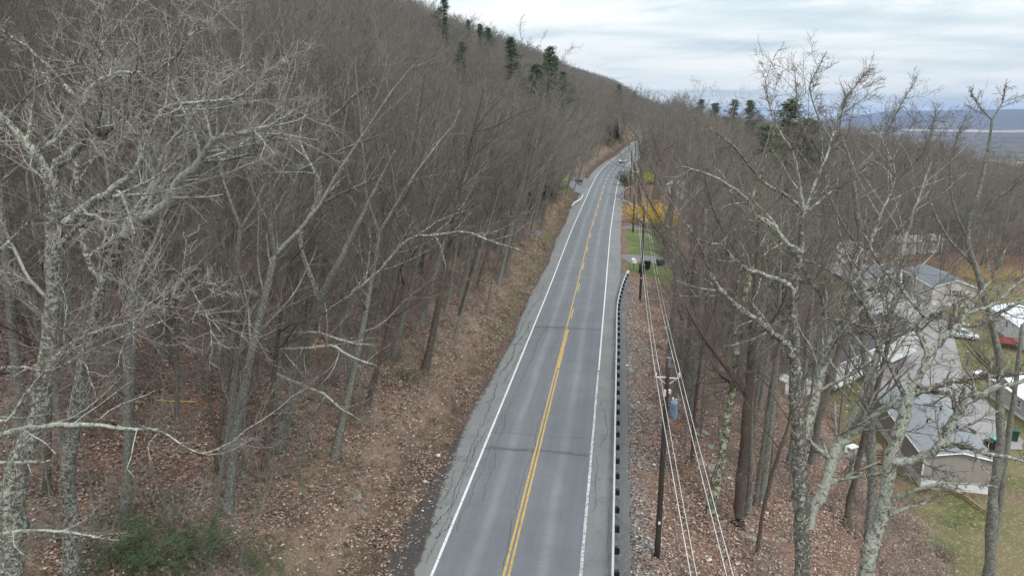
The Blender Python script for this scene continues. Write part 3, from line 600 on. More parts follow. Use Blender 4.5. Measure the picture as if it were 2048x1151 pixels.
# ------------------------------------------------------------------ hero trees from measured limbs
def catmull(P, n):
    P = np.asarray(P, float); Q = np.concatenate([[2 * P[0] - P[1]], P, [2 * P[-1] - P[-2]]]); out = []
    for i in range(1, len(Q) - 2):
        for t in np.arange(n) / n:
            a, b, c, d = Q[i - 1:i + 3]; out.append(.5 * ((2 * b) + (c - a) * t + (2 * a - 5 * b + 4 * c - d) * t * t + (3 * b - a - 3 * c + d) * t ** 3))
    out.append(P[-1]); return np.array(out)
def hero(label, trunk, limbs, mats=(BARK_LICHEN, TWIG), seed=1, base_r=1.35, twig=1.0, group=None, nlv=3, trunkmat=None):
    """trunk: [(px,py,depth,width_px)], limbs: list of the same; the trunk is carried on down to the ground"""
    r = np.random.default_rng(seed)
    W = lambda L: (np.array([at(a, b, c) for a, b, c, d in L]), np.array([d * c / F / 2 * .82 for a, b, c, d in L]))
    P, R = W(trunk)
    d = nrm(P[0] - P[1]); d = nrm(d * np.array([.6, .6, 1]) + np.array([0, 0, -.35])); ext = []; q = P[0].copy()
    gz = float(ground(q[0], q[1]))
    if q[2] > gz + .3:
        n = max(2, int((q[2] - gz) / 1.8)); dz = (q[2] - gz + .3) / n
        for i in range(n): q = q + d / max(.3, abs(d[2])) * dz * np.array([1, 1, 1]); ext.append(q.copy())
        gz = float(ground(q[0], q[1])); ext[-1][2] = min(ext[-1][2], gz - .25)
    base = ext[-1].copy() if ext else P[0].copy(); base[2] = float(ground(base[0], base[1]))
    e = len(ext); P = np.concatenate([np.array(ext[::-1]).reshape(-1, 3), P]); R = np.concatenate([R[0] * np.linspace(base_r, 1.05, e) if e else [], R])
    root = empty('bare_tree', base, label=label, cat='tree', group=group)
    def smooth(P, R, n=4, jit=.26):
        Q = catmull(P, n); Rr = np.interp(np.linspace(0, 1, len(Q)), np.linspace(0, 1, len(R)), R) * (1 + r.normal(0, .05, len(Q))); return Q + r.normal(0, jit, Q.shape) * Rr[:, None], Rr
    tb = TB(); Q, Rr = smooth(P, R, 5, .12); e_ = nrm(Q[-1] - Q[-2]); Q = np.concatenate([Q, [Q[-1] + e_ * Rr[-1] * .7, Q[-1] + e_ * Rr[-1] * 1.0]]); Rr = np.concatenate([Rr, [Rr[-1] * .75, .002]]); tb.add((Q - base)[None], Rr[None], 14, 0, .05); link('trunk', tb.mesh('trunk', (trunkmat or mats[0], mats[1])), (), root)
    lv = [dict(m=int(5 * twig), ang=46, lf=.34, rmin=.011, k=6, wob=.15, up=.05, s=4, mat=0, t0=.12, rf=.5), dict(m=8, ang=42, lf=.5, rmin=.0068, k=5, wob=.17, up=.04, s=3), dict(m=5, ang=40, lf=.55, rmin=.005, k=4, wob=.17, up=.03, s=3, tip=.5)]
    for L in limbs:
        p, q_ = W(L); Q, Rr = smooth(p, q_, 4); ln = np.array([np.linalg.norm(np.diff(Q, axis=0), axis=1).sum()])
        lb = TB(); lb.add((Q - base)[None], Rr[None], 9, 0, .07); tw = TB()
        k = 12; ii = np.linspace(0, len(Q) - 1, k); PP = np.stack([np.interp(ii, np.arange(len(Q)), Q[:, j]) for j in range(3)], 1)[None] - base; RRr = np.interp(ii, np.arange(len(Q)), Rr)[None]
        m = max(5, int(ln[0] * 3.0 * twig)); S, D, l1, r1 = spawn(r, PP, RRr, np.maximum(ln, 2.5), m, .12, 1, 48, .34, .45, .010, .35)
        l1 = np.minimum(l1, 3.2); P1, R1 = grow(r, S, D, l1, r1, r1 * .35, 7, .15, .05); lb.add(P1, R1, 5, 0)
        # the limb's own tip keeps dividing
        tipn = 7
        last = PP[0, -1] - PP[0, -3]; P1 = np.concatenate([P1, np.stack([PP[0, j] + (last / (np.linalg.norm(last) + 1e-6))[None] * np.linspace(0, .35, 7)[:, None] + r.normal(0, .05, (7, 3)) * np.linspace(0, 1, 7)[:, None] for j in (5, 6, 7, 8, 9, 10, 11)])]); R1 = np.concatenate([R1, np.minimum(RRr[0, 5:12][:, None], .02) * np.linspace(1, .4, 7)[None]]); lb.add(P1[-7:], R1[-7:], 4, 0); l1 = np.concatenate([l1, np.minimum(np.full(7, ln[0]) * .2, 1.0)])
        fine(r, tw, P1, R1, l1, lv[1:nlv])
        lo = link('limb', lb.mesh('limb', mats), (), root)
        link('twigs', tw.mesh('twigs', mats), (), lo)['kind'] = 'stuff'
    return root
# ------------------------------------------------------------------ the large trees beside the camera
ORANGE = simple('torn_wood', (.50, .22, .07), .8, .2, 8.0)
hero('big forked oak at the left, its branches crusted with pale lichen', [(30, 950, 20.6, 52), (76, 820, 20.2, 46), (104, 640, 19.4, 38), (108, 480, 18.6, 34), (100, 352, 18.0, 34)], [
    [(100, 352, 18.0, 24), (66, 298, 17.6, 20), (0, 235, 17.2, 17), (-80, 180, 16.6, 12), (-150, 90, 16, 6)],
    [(100, 352, 18.0, 26), (145, 303, 17.8, 22), (205, 270, 17.6, 18), (238, 225, 17.3, 13), (262, 172, 17.0, 11), (300, 150, 16.8, 9), (350, 115, 16.5, 8), (372, 80, 16.2, 6), (400, 55, 16, 3)],
    [(75, 300, 17.7, 12), (110, 280, 17.6, 11), (150, 235, 17.4, 9), (162, 213, 17.2, 9), (215, 165, 17, 5), (260, 145, 16.8, 3)],
    [(262, 168, 17.0, 8), (295, 150, 16.8, 7), (250, 145, 16.7, 8), (205, 158, 16.9, 10), (182, 180, 17.1, 13), (163, 212, 17.3, 15)],
    [(163, 212, 17.3, 12), (120, 160, 17, 10), (60, 100, 16.6, 9), (0, 60, 16.2, 8), (-60, 30, 15.8, 5)],
    [(108, 470, 18.6, 24), (135, 438, 18.4, 22), (195, 400, 18.0, 19), (270, 342, 17.4, 15), (302, 262, 17.0, 11), (330, 218, 16.8, 11), (398, 204, 16.2, 8), (465, 198, 15.8, 6), (500, 176, 15.5, 3)],
    [(112, 500, 18.7, 17), (150, 458, 18.4, 12), (190, 432, 18.2, 10), (205, 424, 18.1, 11), (262, 430, 17.8, 9)],
    [(104, 600, 19.2, 10), (60, 560, 18.8, 8), (20, 480, 18.4, 7), (0, 440, 18, 5), (-50, 380, 17.6, 4)],
    [(88, 740, 19.8, 16), (140, 690, 19.0, 10), (200, 660, 18.2, 8), (270, 640, 17.2, 6), (330, 600, 16.3, 4), (400, 570, 15.4, 2)]],
    seed=11, twig=.85, mats=(BARK_LICHEN, TWIG_PALE), trunkmat=BARK_MID)
hero('leaning tree right of the big forked oak, one thick pale limb bent like an elbow', [(135, 985, 25, 34), (150, 830, 23.6, 32), (185, 660, 22, 28), (215, 540, 21, 26), (248, 470, 20.4, 24)], [
    [(248, 470, 20.4, 22), (280, 438, 20.0, 21), (328, 412, 19.6, 19), (352, 366, 19.2, 18), (395, 328, 18.8, 17), (416, 295, 18.5, 16), (438, 273, 18.3, 13), (478, 268, 18.0, 11), (518, 260, 17.7, 10), (560, 240, 17.4, 5), (600, 215, 17, 3)],
    [(398, 322, 18.8, 12), (440, 321, 18.5, 10), (480, 312, 18.2, 8), (515, 300, 17.9, 8), (508, 280, 17.7, 4)],
    [(248, 470, 20.4, 16), (262, 430, 20.6, 12), (300, 380, 20.8, 10), (330, 300, 20.6, 8), (380, 240, 20.2, 6), (430, 160, 19.8, 3)],
    [(205, 570, 21.2, 14), (170, 500, 21.2, 12), (160, 400, 21.0, 16), (152, 300, 20.6, 14), (163, 215, 20.2, 11), (200, 120, 19.8, 7), (210, 30, 19.4, 4)]], seed=12, mats=(BARK_LICHEN, TWIG_PALE), trunkmat=BARK_MID)
hero('tree just off the left edge, bare pale limbs reaching in low', [(-40, 1020, 16.5, 40), (-60, 850, 15.5, 36), (-75, 700, 14.8, 34), (-80, 520, 14.2, 30)], [
    [(-60, 880, 15.5, 16), (0, 868, 15.2, 13), (60, 855, 15.0, 12), (120, 848, 14.8, 12), (200, 850, 14.6, 9), (260, 857, 14.4, 7), (318, 860, 14.2, 5), (400, 905, 14, 3), (470, 880, 13.8, 2)],
    [(-50, 930, 15.6, 9), (0, 925, 15.3, 8), (78, 922, 15.0, 7)],
    [(-50, 1070, 16, 10), (0, 1066, 15.6, 8), (60, 1060, 15.3, 8), (130, 1062, 15.0, 7), (200, 1074, 14.8, 4)],
    [(-60, 780, 15.2, 14), (0, 737, 14.8, 10), (50, 735, 14.6, 9), (100, 742, 14.5, 9), (160, 712, 14.3, 7), (205, 690, 14.2, 5), (330, 640, 14.0, 3)],
    [(-70, 720, 15.2, 10), (0, 840, 14.5, 7), (50, 790, 14.3, 7), (80, 750, 14.2, 5)],
    [(-80, 560, 14.4, 16), (0, 500, 14.6, 9), (60, 440, 14.8, 5), (90, 400, 14.6, 3)]], seed=13, twig=.42, mats=(BARK_LICHEN, TWIG), trunkmat=BARK_MID)
hero('twin-limbed tree left of centre with chalky branches stretched over the bank', [(560, 890, 38, 26), (580, 800, 36.8, 24), (605, 700, 35.6, 22), (640, 600, 34, 20), (680, 520, 33, 15), (740, 400, 32, 9), (790, 300, 31, 4)], [
    [(560, 697, 35, 7), (600, 697, 34, 7), (650, 692, 33, 7), (672, 694, 32.6, 7), (700, 712, 32, 6), (745, 728, 31.5, 3)],
    [(570, 672, 35, 8), (600, 664, 34.2, 7), (640, 666, 33.4, 7), (690, 682, 32.6, 6), (740, 690, 32, 3)],
    [(552, 747, 36, 8), (600, 768, 34.6, 8), (645, 786, 33.4, 7), (680, 815, 32.4, 5), (710, 833, 32, 3)],
    [(563, 698, 35, 6), (590, 732, 34, 5), (616, 762, 33.6, 4)],
    [(640, 600, 34, 12), (600, 480, 33.4, 11), (640, 380, 33, 9), (600, 280, 32.4, 5), (620, 200, 32, 3)],
    [(625, 640, 34.6, 8), (700, 590, 33.6, 7), (760, 540, 33, 6), (815, 480, 32.2, 7), (870, 470, 31.4, 7), (930, 464, 30.6, 6), (985, 483, 30, 5), (1040, 500, 29.4, 3)]], seed=14, twig=.42, mats=(BARK_LICHEN, TWIG), trunkmat=BARK)
hero('tall pale-limbed tree in the wood above the chalky-branched one', [(470, 905, 44, 24), (495, 760, 42, 22), (520, 620, 40, 20), (560, 480, 38, 20), (580, 400, 37, 20), (618, 310, 36, 15)], [
    [(618, 310, 36, 13), (640, 260, 35.4, 9), (700, 200, 34.8, 7), (760, 150, 34, 4)], [(600, 340, 36, 8), (660, 310, 35.4, 7), (760, 270, 34.6, 4)],
    [(560, 480, 38, 10), (620, 420, 37, 8), (700, 380, 36, 7), (760, 350, 35.6, 3)], [(520, 640, 40, 9), (440, 560, 40, 8), (420, 470, 40, 8), (440, 380, 40, 5)]], seed=15, twig=.9, mats=(BARK, TWIG))
# right-hand side
hero('large double-stemmed lichened tree in front of the village', [(1605, 1200, 22.6, 38), (1603, 1050, 22.0, 36), (1600, 925, 21.5, 36), (1596, 855, 21.2, 34), (1590, 780, 20.9, 28), (1591, 723, 20.7, 27), (1587, 650, 20.4, 22), (1585, 600, 20.2, 20), (1592, 560, 20.0, 18), (1601, 500, 19.7, 16), (1604, 450, 19.5, 13), (1608, 425, 19.4, 12)], [
    [(1591, 723, 20.7, 18), (1577, 696, 20.4, 17), (1555, 673, 20.1, 15), (1521, 646, 19.7, 14), (1485, 618, 19.3, 12), (1457, 596, 19.0, 11), (1432, 570, 18.7, 10), (1418, 540, 18.5, 9), (1400, 490, 18.2, 6), (1375, 450, 18, 3)],
    [(1585, 590, 20.1, 14), (1577, 570, 19.9, 12), (1555, 558, 19.7, 12), (1514, 544, 19.3, 10), (1483, 531, 19.0, 9), (1458, 506, 18.8, 8), (1443, 491, 18.7, 6), (1417, 485, 18.5, 3)],
    [(1601, 505, 19.7, 13), (1568, 481, 19.4, 12), (1549, 453, 19.2, 11), (1514, 431, 18.9, 9), (1496, 403, 18.7, 8), (1468, 378, 18.4, 7), (1427, 353, 18.1, 5), (1375, 336, 17.8, 3)],
    [(1608, 425, 19.4, 9), (1593, 406, 19.3, 8), (1565, 385, 19.1, 8), (1530, 366, 18.8, 7), (1496, 328, 18.6, 6), (1471, 297, 18.4, 5), (1443, 272, 18.2, 4), (1411, 253, 18, 2)],
    [(1608, 425, 19.4, 9), (1600, 375, 19.2, 7), (1596, 347, 19.0, 7), (1586, 305, 18.8, 6), (1560, 265, 18.6, 5), (1540, 215, 18.5, 4), (1530, 160, 18.4, 2)],
    [(1608, 425, 19.4, 8), (1640, 403, 19.6, 7), (1661, 385, 19.8, 6), (1693, 369, 20.0, 5), (1740, 330, 20.2, 3)],
    [(1606, 440, 19.4, 8), (1625, 380, 19.6, 7), (1650, 320, 19.8, 6), (1668, 262, 19.9, 5), (1690, 205, 20, 3), (1720, 160, 20, 2)],
    [(1618, 1050, 22, 26), (1646, 975, 21.8, 25), (1676, 895, 21.6, 24), (1700, 868, 21.5, 20), (1726, 848, 21.4, 18), (1760, 822, 21.3, 15), (1800, 795, 21.2, 12)],
    [(1646, 975, 21.8, 17), (1690, 880, 22.4, 19), (1722, 800, 22.6, 19), (1746, 735, 22.6, 17), (1766, 670, 22.4, 14), (1791, 600, 22.2, 12), (1800, 520, 22, 9), (1830, 420, 21.8, 6), (1860, 330, 21.6, 3)],
    [(1600, 890, 21.4, 18), (1625, 815, 21.8, 20), (1650, 720, 21.8, 20), (1670, 655, 21.6, 19), (1695, 600, 21.4, 16), (1715, 555, 21.2, 12), (1740, 490, 21, 9), (1765, 420, 20.8, 7), (1790, 350, 20.6, 5), (1760, 270, 20.4, 3)],
    [(1650, 640, 21.8, 10), (1640, 590, 21.6, 10), (1622, 562, 21.4, 9), (1600, 520, 21.2, 7), (1560, 470, 21, 4)],
    [(1660, 960, 21.8, 10), (1720, 952, 21.6, 7), (1780, 946, 21.4, 6), (1840, 950, 21.2, 3)]], seed=21, twig=.75, mats=(BARK_MID, TWIG))
hero('large tree at bottom right whose lichened boughs spread over the grey roof', [(1722, 1200, 21.6, 36), (1738, 1110, 21.2, 34), (1761, 1040, 21.0, 31), (1781, 925, 20.6, 30), (1806, 830, 20.2, 27), (1818, 785, 20.0, 24)], [
    [(1818, 785, 20.0, 18), (1838, 752, 19.9, 17), (1858, 712, 19.7, 17), (1878, 687, 19.6, 17), (1903, 664, 19.5, 17), (1922, 645, 19.4, 14), (1938, 612, 19.3, 11), (1965, 580, 19.2, 8), (1985, 555, 19.1, 6), (2010, 500, 19, 3)],
    [(1922, 645, 19.4, 11), (1950, 650, 19.2, 11), (1978, 638, 19.1, 10), (2005, 623, 19.0, 9), (2050, 598, 18.8, 6)],
    [(1905, 655, 19.5, 10), (1940, 625, 19.7, 9), (1985, 610, 19.9, 8), (2020, 580, 20, 7), (2060, 545, 20.2, 4)],
    [(1858, 712, 19.7, 12), (1845, 680, 19.9, 11), (1838, 651, 20, 12), (1847, 632, 20, 10), (1817, 595, 20, 9), (1786, 557, 20, 8), (1755, 520, 20, 6), (1730, 470, 20, 4)],
    [(1811, 800, 20.1, 12), (1783, 734, 20.3, 11), (1758, 701, 20.4, 11), (1757, 665, 20.5, 10), (1742, 632, 20.6, 9), (1700, 571, 20.8, 7), (1655, 540, 21, 5), (1600, 515, 21.2, 3)],
    [(1742, 632, 20.6, 7), (1750, 590, 20.8, 6), (1756, 560, 21, 5), (1790, 520, 21.2, 3)],
    [(1818, 790, 20.0, 16), (1866, 775, 19.8, 14), (1900, 765, 19.7, 13), (1941, 757, 19.6, 13), (1990, 752, 19.5, 11), (2052, 744, 19.3, 9)],
    [(1786, 925, 20.6, 22), (1820, 918, 20.3, 19), (1856, 908, 20.0, 19), (1884, 880, 19.8, 22), (1902, 848, 19.7, 22), (1930, 808, 19.5, 18), (1962, 788, 19.4, 14), (2000, 772, 19.2, 12), (2052, 762, 19, 9)],
    [(1878, 888, 19.8, 14), (1905, 890, 19.6, 13), (1941, 895, 19.4, 12), (1976, 908, 19.2, 11), (2052, 921, 18.9, 9)],
    [(1915, 825, 19.6, 9), (1902, 790, 19.7, 9), (1870, 785, 19.9, 7), (1840, 775, 20.1, 7)],
    [(1760, 1040, 21, 10), (1800, 1020, 20.6, 8), (1850, 1005, 20.2, 6), (1895, 985, 20, 4)],
    [(1765, 1030, 21, 9), (1790, 1000, 20.8, 8), (1830, 980, 20.5, 7), (1890, 965, 20.2, 6), (1980, 970, 20, 4)]], seed=22, twig=.7, mats=(BARK_MID, TWIG))
hero('slim bare tree at the right edge with a wiry top against the far ridge', [(1975, 1150, 30, 24), (1985, 1000, 29, 22), (2000, 880, 28.4, 20), (1995, 700, 27.4, 16), (1960, 560, 26.6, 14), (1935, 470, 26.2, 12), (1958, 380, 25.8, 10), (1976, 300, 25.4, 7), (1984, 240, 25.2, 5)], [
    [(1984, 240, 25.2, 4), (1960, 215, 25, 3), (1945, 190, 25, 2)], [(1984, 240, 25.2, 4), (2005, 205, 25.2, 3), (2010, 180, 25.2, 2)],
    [(1940, 450, 26.1, 7), (1990, 400, 25.6, 6), (2040, 360, 25.2, 4), (2080, 330, 25, 2)], [(1960, 540, 26.5, 8), (1900, 480, 26.4, 6), (1860, 400, 26.2, 5), (1850, 310, 26, 4), (1870, 240, 26, 2)],
    [(1938, 480, 26.2, 6), (1910, 420, 26.2, 5), (1900, 330, 26.1, 4), (1925, 250, 26, 2)]], seed=23, twig=.7, mats=(BARK, TWIG))
hero('bare tree behind the double-stemmed one, fine reddish top above the horizon', [(1745, 960, 31, 22), (1738, 800, 30, 20), (1725, 640, 29, 17), (1722, 500, 28.2, 14), (1712, 400, 27.6, 11), (1700, 320, 27.2, 8)], [
    [(1700, 320, 27.2, 6), (1680, 260, 27, 5), (1690, 200, 26.8, 4), (1730, 150, 26.6, 2)], [(1705, 350, 27.4, 6), (1760, 290, 27, 5), (1790, 230, 26.8, 4), (1825, 170, 26.6, 2)],
    [(1712, 400, 27.6, 7), (1790, 360, 27.4, 6), (1850, 300, 27, 4), (1870, 230, 26.8, 2)], [(1722, 500, 28.2, 7), (1670, 420, 28, 6), (1640, 330, 27.8, 5), (1600, 240, 27.6, 4), (1590, 150, 27.6, 2)],
    [(1700, 320, 27.2, 5), (1650, 260, 27.2, 4), (1620, 180, 27.2, 3), (1640, 130, 27, 2)]], seed=24, twig=.7, mats=(BARK, TWIG))
hero('mossy half-dead trunk with peeling pale bark beside the wires', [(1408, 1062, 43, 30), (1428, 985, 42.2, 25), (1447, 900, 41.4, 21), (1458, 830, 40.8, 19), (1470, 740, 40, 17), (1478, 680, 39.6, 16), (1488, 610, 39, 15), (1498, 560, 38.6, 13), (1510, 530, 38.4, 9)], [
    [(1485, 655, 39.4, 5), (1510, 652, 39, 5), (1530, 650, 38.6, 4), (1560, 640, 38.4, 3)], [(1498, 568, 38.7, 6), (1515, 530, 38.2, 5), (1540, 500, 38, 4), (1600, 470, 38, 2)],
    [(1470, 770, 40.2, 4), (1490, 765, 40, 3), (1510, 760, 39.8, 2)], [(1506, 545, 38.5, 7), (1520, 480, 38, 6), (1505, 400, 38, 5), (1530, 330, 38, 3)]], seed=25, twig=.6, mats=(BARK_MOSS, TWIG), base_r=1.6, nlv=2)

# ------------------------------------------------------------------ woodland: prototypes
NEARP = [tree('woodland_tree', 100 + i, H=[21, 19, 22, 18, 20, 17][i], r0=[.24, .20, .26, .17, .22, .15][i], kind=i, near=True, mats=(BARK if i % 3 else BARK_BROWN, TWIG)) for i in range(6)]
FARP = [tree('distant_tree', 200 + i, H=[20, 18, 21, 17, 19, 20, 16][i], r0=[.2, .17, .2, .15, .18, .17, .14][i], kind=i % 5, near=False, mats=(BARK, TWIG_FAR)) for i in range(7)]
PINES = [conifer('pine', 300 + i, H=[17, 15, 19][i], mats=(BARK_BROWN, NEEDLE)) for i in range(3)] + [conifer('hemlock', 310, H=11, dense=1.2, mats=(BARK_BROWN, NEEDLE_DK), pine=False)]

def jgrid(x0, x1, y0, y1, s, r):
    X, Y = np.meshgrid(np.arange(x0, x1, s), np.arange(y0, y1, s)); X = X + (r.random(X.shape) - .5) * s * .9; Y = Y + (r.random(Y.shape) - .5) * s * .9
    return X.ravel(), Y.ravel()
r = np.random.default_rng(5)
cand = []
def wood(x0, x1, y0, y1, s, cond):
    X, Y = jgrid(x0, x1, y0, y1, s, r); keep = cond(X, Y); cand.append(np.stack([X[keep], Y[keep]], 1))
def dlat(x, y): return (x - cx(y)) * .985
L_ok = lambda x, y: (dlat(x, y) < -(8.7 + 1.2 * vnoise(x, y, 9) - 1.0 * sstep(90, 120, y)))
wood(-150, 60, 12, 150, 3.7, L_ok); wood(-320, 100, 150, 420, 4.6, L_ok); wood(-420, 300, 420, 1000, 6.0, L_ok); wood(-700, 760, 1000, 2800, 11.0, L_ok)
def R_ok(x, y):
    d = dlat(x, y); bw = bench(y); dr = d - bw
    slope = (dr > 9.5 + 3 * sstep(56, 66, y) * (1 - sstep(97, 103, y))) & (dr < 32 + 2 * vnoise(x, y, 11)) & (y > 34)
    slope &= ~((y < 62) & (dr > 9.0) & (dr + (62 - y) * .42 > 25))
    past = (y > 150 + 15 * vnoise(x, y, 30)) & (dr > 7 + 4 * sstep(150, 240, y))
    east = (d > 115 + 8 * vnoise(x, y, 25)) & (dr > 0)
    edge = (y > 205) & (d > 8.5)
    return (slope | past | east | edge) & (y > 30)
wood(0, 160, 30, 330, 4.6, R_ok); wood(160, 330, 60, 420, 5.5, R_ok); wood(40, 560, 330, 900, 6.8, R_ok); wood(330, 900, 200, 1400, 11.0, R_ok); wood(60, 330, 900, 1500, 10.0, R_ok)
pts = np.concatenate(cand)
Z = ground(pts[:, 0], pts[:, 1]); P3 = np.column_stack([pts, Z])
px, py, zc = proj(P3); ptx, pty, ztc = proj(P3 + np.array([0, 0, 18.]))
vis = (zc > 14) & (px > -260 - 5000 / np.maximum(zc, 1)) & (px < 2300 + 4000 / np.maximum(zc, 1)) & (pty < 1500)
dl = dlat(pts[:, 0], pts[:, 1])
vis &= ~((dl > 0) & (zc < 34))
vis &= ~((dl < 0) & (zc < 29)); vis &= ~((dl < 0) & (zc < 36) & (dl > -12.5)); vis &= ~((dl < 0) & (zc < 40) & (dl > -16) & (r.random(len(zc)) < .4))
# keep the sight lines to the homes as open as they are in the photograph
vis &= ~((dl > 0) & (zc < 75) & (px > 1690) & (r.random(len(px)) < .85))
vis &= ~((dl > 0) & (zc < 60) & (px > 1530) & (px <= 1690) & (r.random(len(px)) < .6))
vis &= ~((dl > 0) & (zc >= 60) & (zc < 100) & (px > 1560) & (r.random(len(px)) < .6))
vis &= ~((dl > 0) & (dl < 14) & (pts[:, 1] > 100) & (pts[:, 1] < 200)); vis &= ~((dl > 0) & (dl < 20) & (pts[:, 1] > 96) & (pts[:, 1] < 168))
PINE = [(893, -8, 25, 'dark green pine cresting the hill at the very top of the picture'), (925, 84, 17, 'small green pine below the crest, leftmost on the slope'), (940, 40, 19, 'dark ragged pine on the skyline below the topmost one'),
    (962, 48, 21, 'tall thin pine on the skyline left of the largest pine'), (978, 56, 20, 'pale pine just left of the wide-tiered pine, on the skyline'), (1019, 76, 25, 'largest pine on the hillside, wide flat tiers, against the sky'),
    (1097, 95, 26, 'tall narrow pine on the skyline, right of the largest pine'), (1071, 129, 21, 'bright green pine standing below the tall narrow one'), (1111, 112, 22, 'second tall pine just right of the tall narrow one'), (1126, 145, 19, 'small dark pine right of and below the tall narrow pine'), (1145, 149, 20, 'small pointed pine on the lower hillside'),
    (1182, 163, 20, 'bushy pine on the far hillside'), (1196, 172, 18, 'bushy pine right of the first bushy one on the far hillside'), (1237, 186, 24, 'dark pine above the bend of the road'), (1268, 190, 24, 'pine with a flat top next to the far ridge end'), (1160, 158, 18, 'little pine halfway along the far hillside row')]
PINEP = []
for (a, b, hh_, lab) in PINE:
    best = None
    hh_ = hh_ * (1.28 if a < 1130 else 1.0)
    for t_ in np.arange(180, 1900, 4.0):
        q_ = at(a, 215, t_)
        if dlat(q_[0], q_[1]) > -22: continue
        g_ = float(ground(q_[0], q_[1])); yy_ = float(proj(np.array([q_[0], q_[1], g_ + hh_]))[1])
        if best is None or abs(yy_ - b) < best[0]: best = (abs(yy_ - b), q_[0], q_[1], g_, t_)
        if yy_ <= b + 1: best = (0, q_[0], q_[1], g_, t_); break
    PINEP.append((np.array(best[1:4]), hh_, lab, best[4])); print('PINE', a, b, best[0], round(best[4]))
    qx_ = proj(np.column_stack([pts, Z])); vis &= ~((np.abs(qx_[0] - a) < 1384 * 6.5 / best[4]) & (qx_[2] < best[4] + 6) & (qx_[2] > best[4] - 62))
P3 = P3[vis]; zc = zc[vis]; dl = dl[vis]; px = px[vis]; py = py[vis]
sc = .72 + .42 * r.random(len(P3)) ** .8
sc *= np.where(dl > 0, 1.0 - .18 * sstep(40, 200, dl), 1.0)
sc = np.where(r.random(len(P3)) < .22, sc * .72, sc)
rot = r.random(len(P3)) * 6.283
edge = sstep(26, 12, -dl) * (dl < 0)             # roadside trees lean out towards the light
edge_r = sstep(24, 9, dl - bench(P3[:, 1])) * (dl > 0)
tx = r.normal(0, .035, len(P3)); ty = r.normal(0, .035, len(P3)) + .19 * edge + .05 * (dl < 0)
inframe = (px > -150) & (px < 2200) & (py < 1500)
order = np.argsort(-(sc / zc) * np.where(inframe, 1, .25))
near = order[:288]; rest = order[290:]
g_l = 'leafless trees of the wood left of the road'; g_r = 'leafless trees on the slope between road and village'; g_f = 'leafless trees in the wood behind the lawn'
protos_o = []
for i, (a, b) in enumerate(NEARP):
    e = empty('woodland_tree'); t_ = link('trunk', a, (), e); c_ = link('crown', b, (), e); c_['kind'] = 'stuff'; protos_o.append(e)
used = set(); near_objs = []
for n_, i in enumerate(near):
    k = int(r.integers(0, 6)); o = protos_o[k] if k not in used else copy_tree(protos_o[k]); used.add(k)
    o.location = [float(v) for v in P3[i] - np.array([0, 0, .15])]; o.scale = (float(sc[i]),) * 3
    # the lean is in world axes: turn the tree first, then tip it
    o.rotation_mode = 'XYZ'; cz, sz = cos(rot[i]), sin(rot[i])
    from mathutils import Matrix, Euler
    Rm = Matrix.Rotation(ty[i], 3, 'Y') @ Matrix.Rotation(tx[i], 3, 'X') @ Matrix.Rotation(rot[i], 3, 'Z'); o.rotation_euler = Rm.to_euler('XYZ')
    x, y = P3[i, 0], P3[i, 1]; d = dl[i]
    gr = (g_l if d < 0 else g_r if y < 100 else g_f)
    stout = 'stout' if sc[i] > 1.0 else 'slender' if sc[i] < .72 else 'bare'
    bk = 'brown' if k % 3 == 0 else 'grey'; fm_ = 'forked' if k in (1, 3, 4) else 'single-stemmed'
    near_objs.append((o, px[i], py[i], stout, bk, fm_, gr))
LMK = [('big forked oak', 50, 1000, 0), ('hemlock bush', 320, 1120, 0), ('yellow strip', 355, 830, 0), ('pale slab on the bank', 712, 985, 0), ('chalky-branched twin-limbed tree', 560, 890, 0), ('pale boulder at the left edge', 30, 735, 0), ('striped sign', 1076, 505, 0),
       ('curled rail on the left bank', 1155, 400, 0), ('tall pale-limbed tree', 470, 905, 0), ('elbow-limbed tree', 135, 985, 0), ('dark fallen trunk in the wood', 262, 800, 0), ('thin trunk fallen below the bank', 650, 812, 0), ('trailer in the lay-by', 1157, 366, 0), ('middle of the left frame edge', 0, 600, 0), ('middle of the left wood', 700, 560, 0),
       ('largest boulder', 1420, 938, 1), ('mossy half-dead trunk', 1408, 1062, 1), ('transformer pole', 1314, 900, 1), ('grey home', 1840, 960, 1), ('long pale home', 1600, 720, 1), ('pole at the white mailbox', 1280, 602, 1), ('forsythia', 1300, 440, 1), ('wooden steps', 1790, 905, 1), ('white sedan', 1925, 676, 1), ('green lawn', 1270, 480, 1), ('curved guardrail', 1250, 400, 1), ('cream gabled home', 1910, 600, 1), ('straight thick brown trunk', 1478, 1030, 1), ('white-topped sheds', 1590, 785, 1)]
_on = 'first second third fourth fifth sixth seventh eighth ninth tenth eleventh twelfth thirteenth fourteenth fifteenth sixteenth seventeenth eighteenth nineteenth'.split(); _te = ['', '', 'twent', 'thirt', 'fort', 'fift', 'sixt', 'sevent', 'eight', 'ninet']
def ordw(n): return 'nearest' if n == 0 else _on[n] if n < 19 else (_te[(n + 1) // 10 % 10] + 'ieth' if (n + 1) % 10 == 0 else _te[(n + 1) // 10 % 10] + 'y-' + _on[(n + 1) % 10 - 1])
ORD = [ordw(n) for n in range(98)]
bk_ = {}
for rec in near_objs:
    o, a, b, st_, bkk, fmm, gr = rec; sd = 0 if gr == g_l else 1
    c = sorted((((a - l[1]) ** 2 + (1.6 * (b - l[2])) ** 2) ** .5, n) for n, l in enumerate(LMK) if l[3] == sd)[0]; l = LMK[c[1]]
    dx, dy = a - l[1], b - l[2]; dr_ = ('left' if dx < 0 else 'right') if abs(dx) > abs(dy) * 1.3 else ('above' if dy < 0 else 'below')
    bk_.setdefault((c[1], dr_), []).append((c[0], rec))
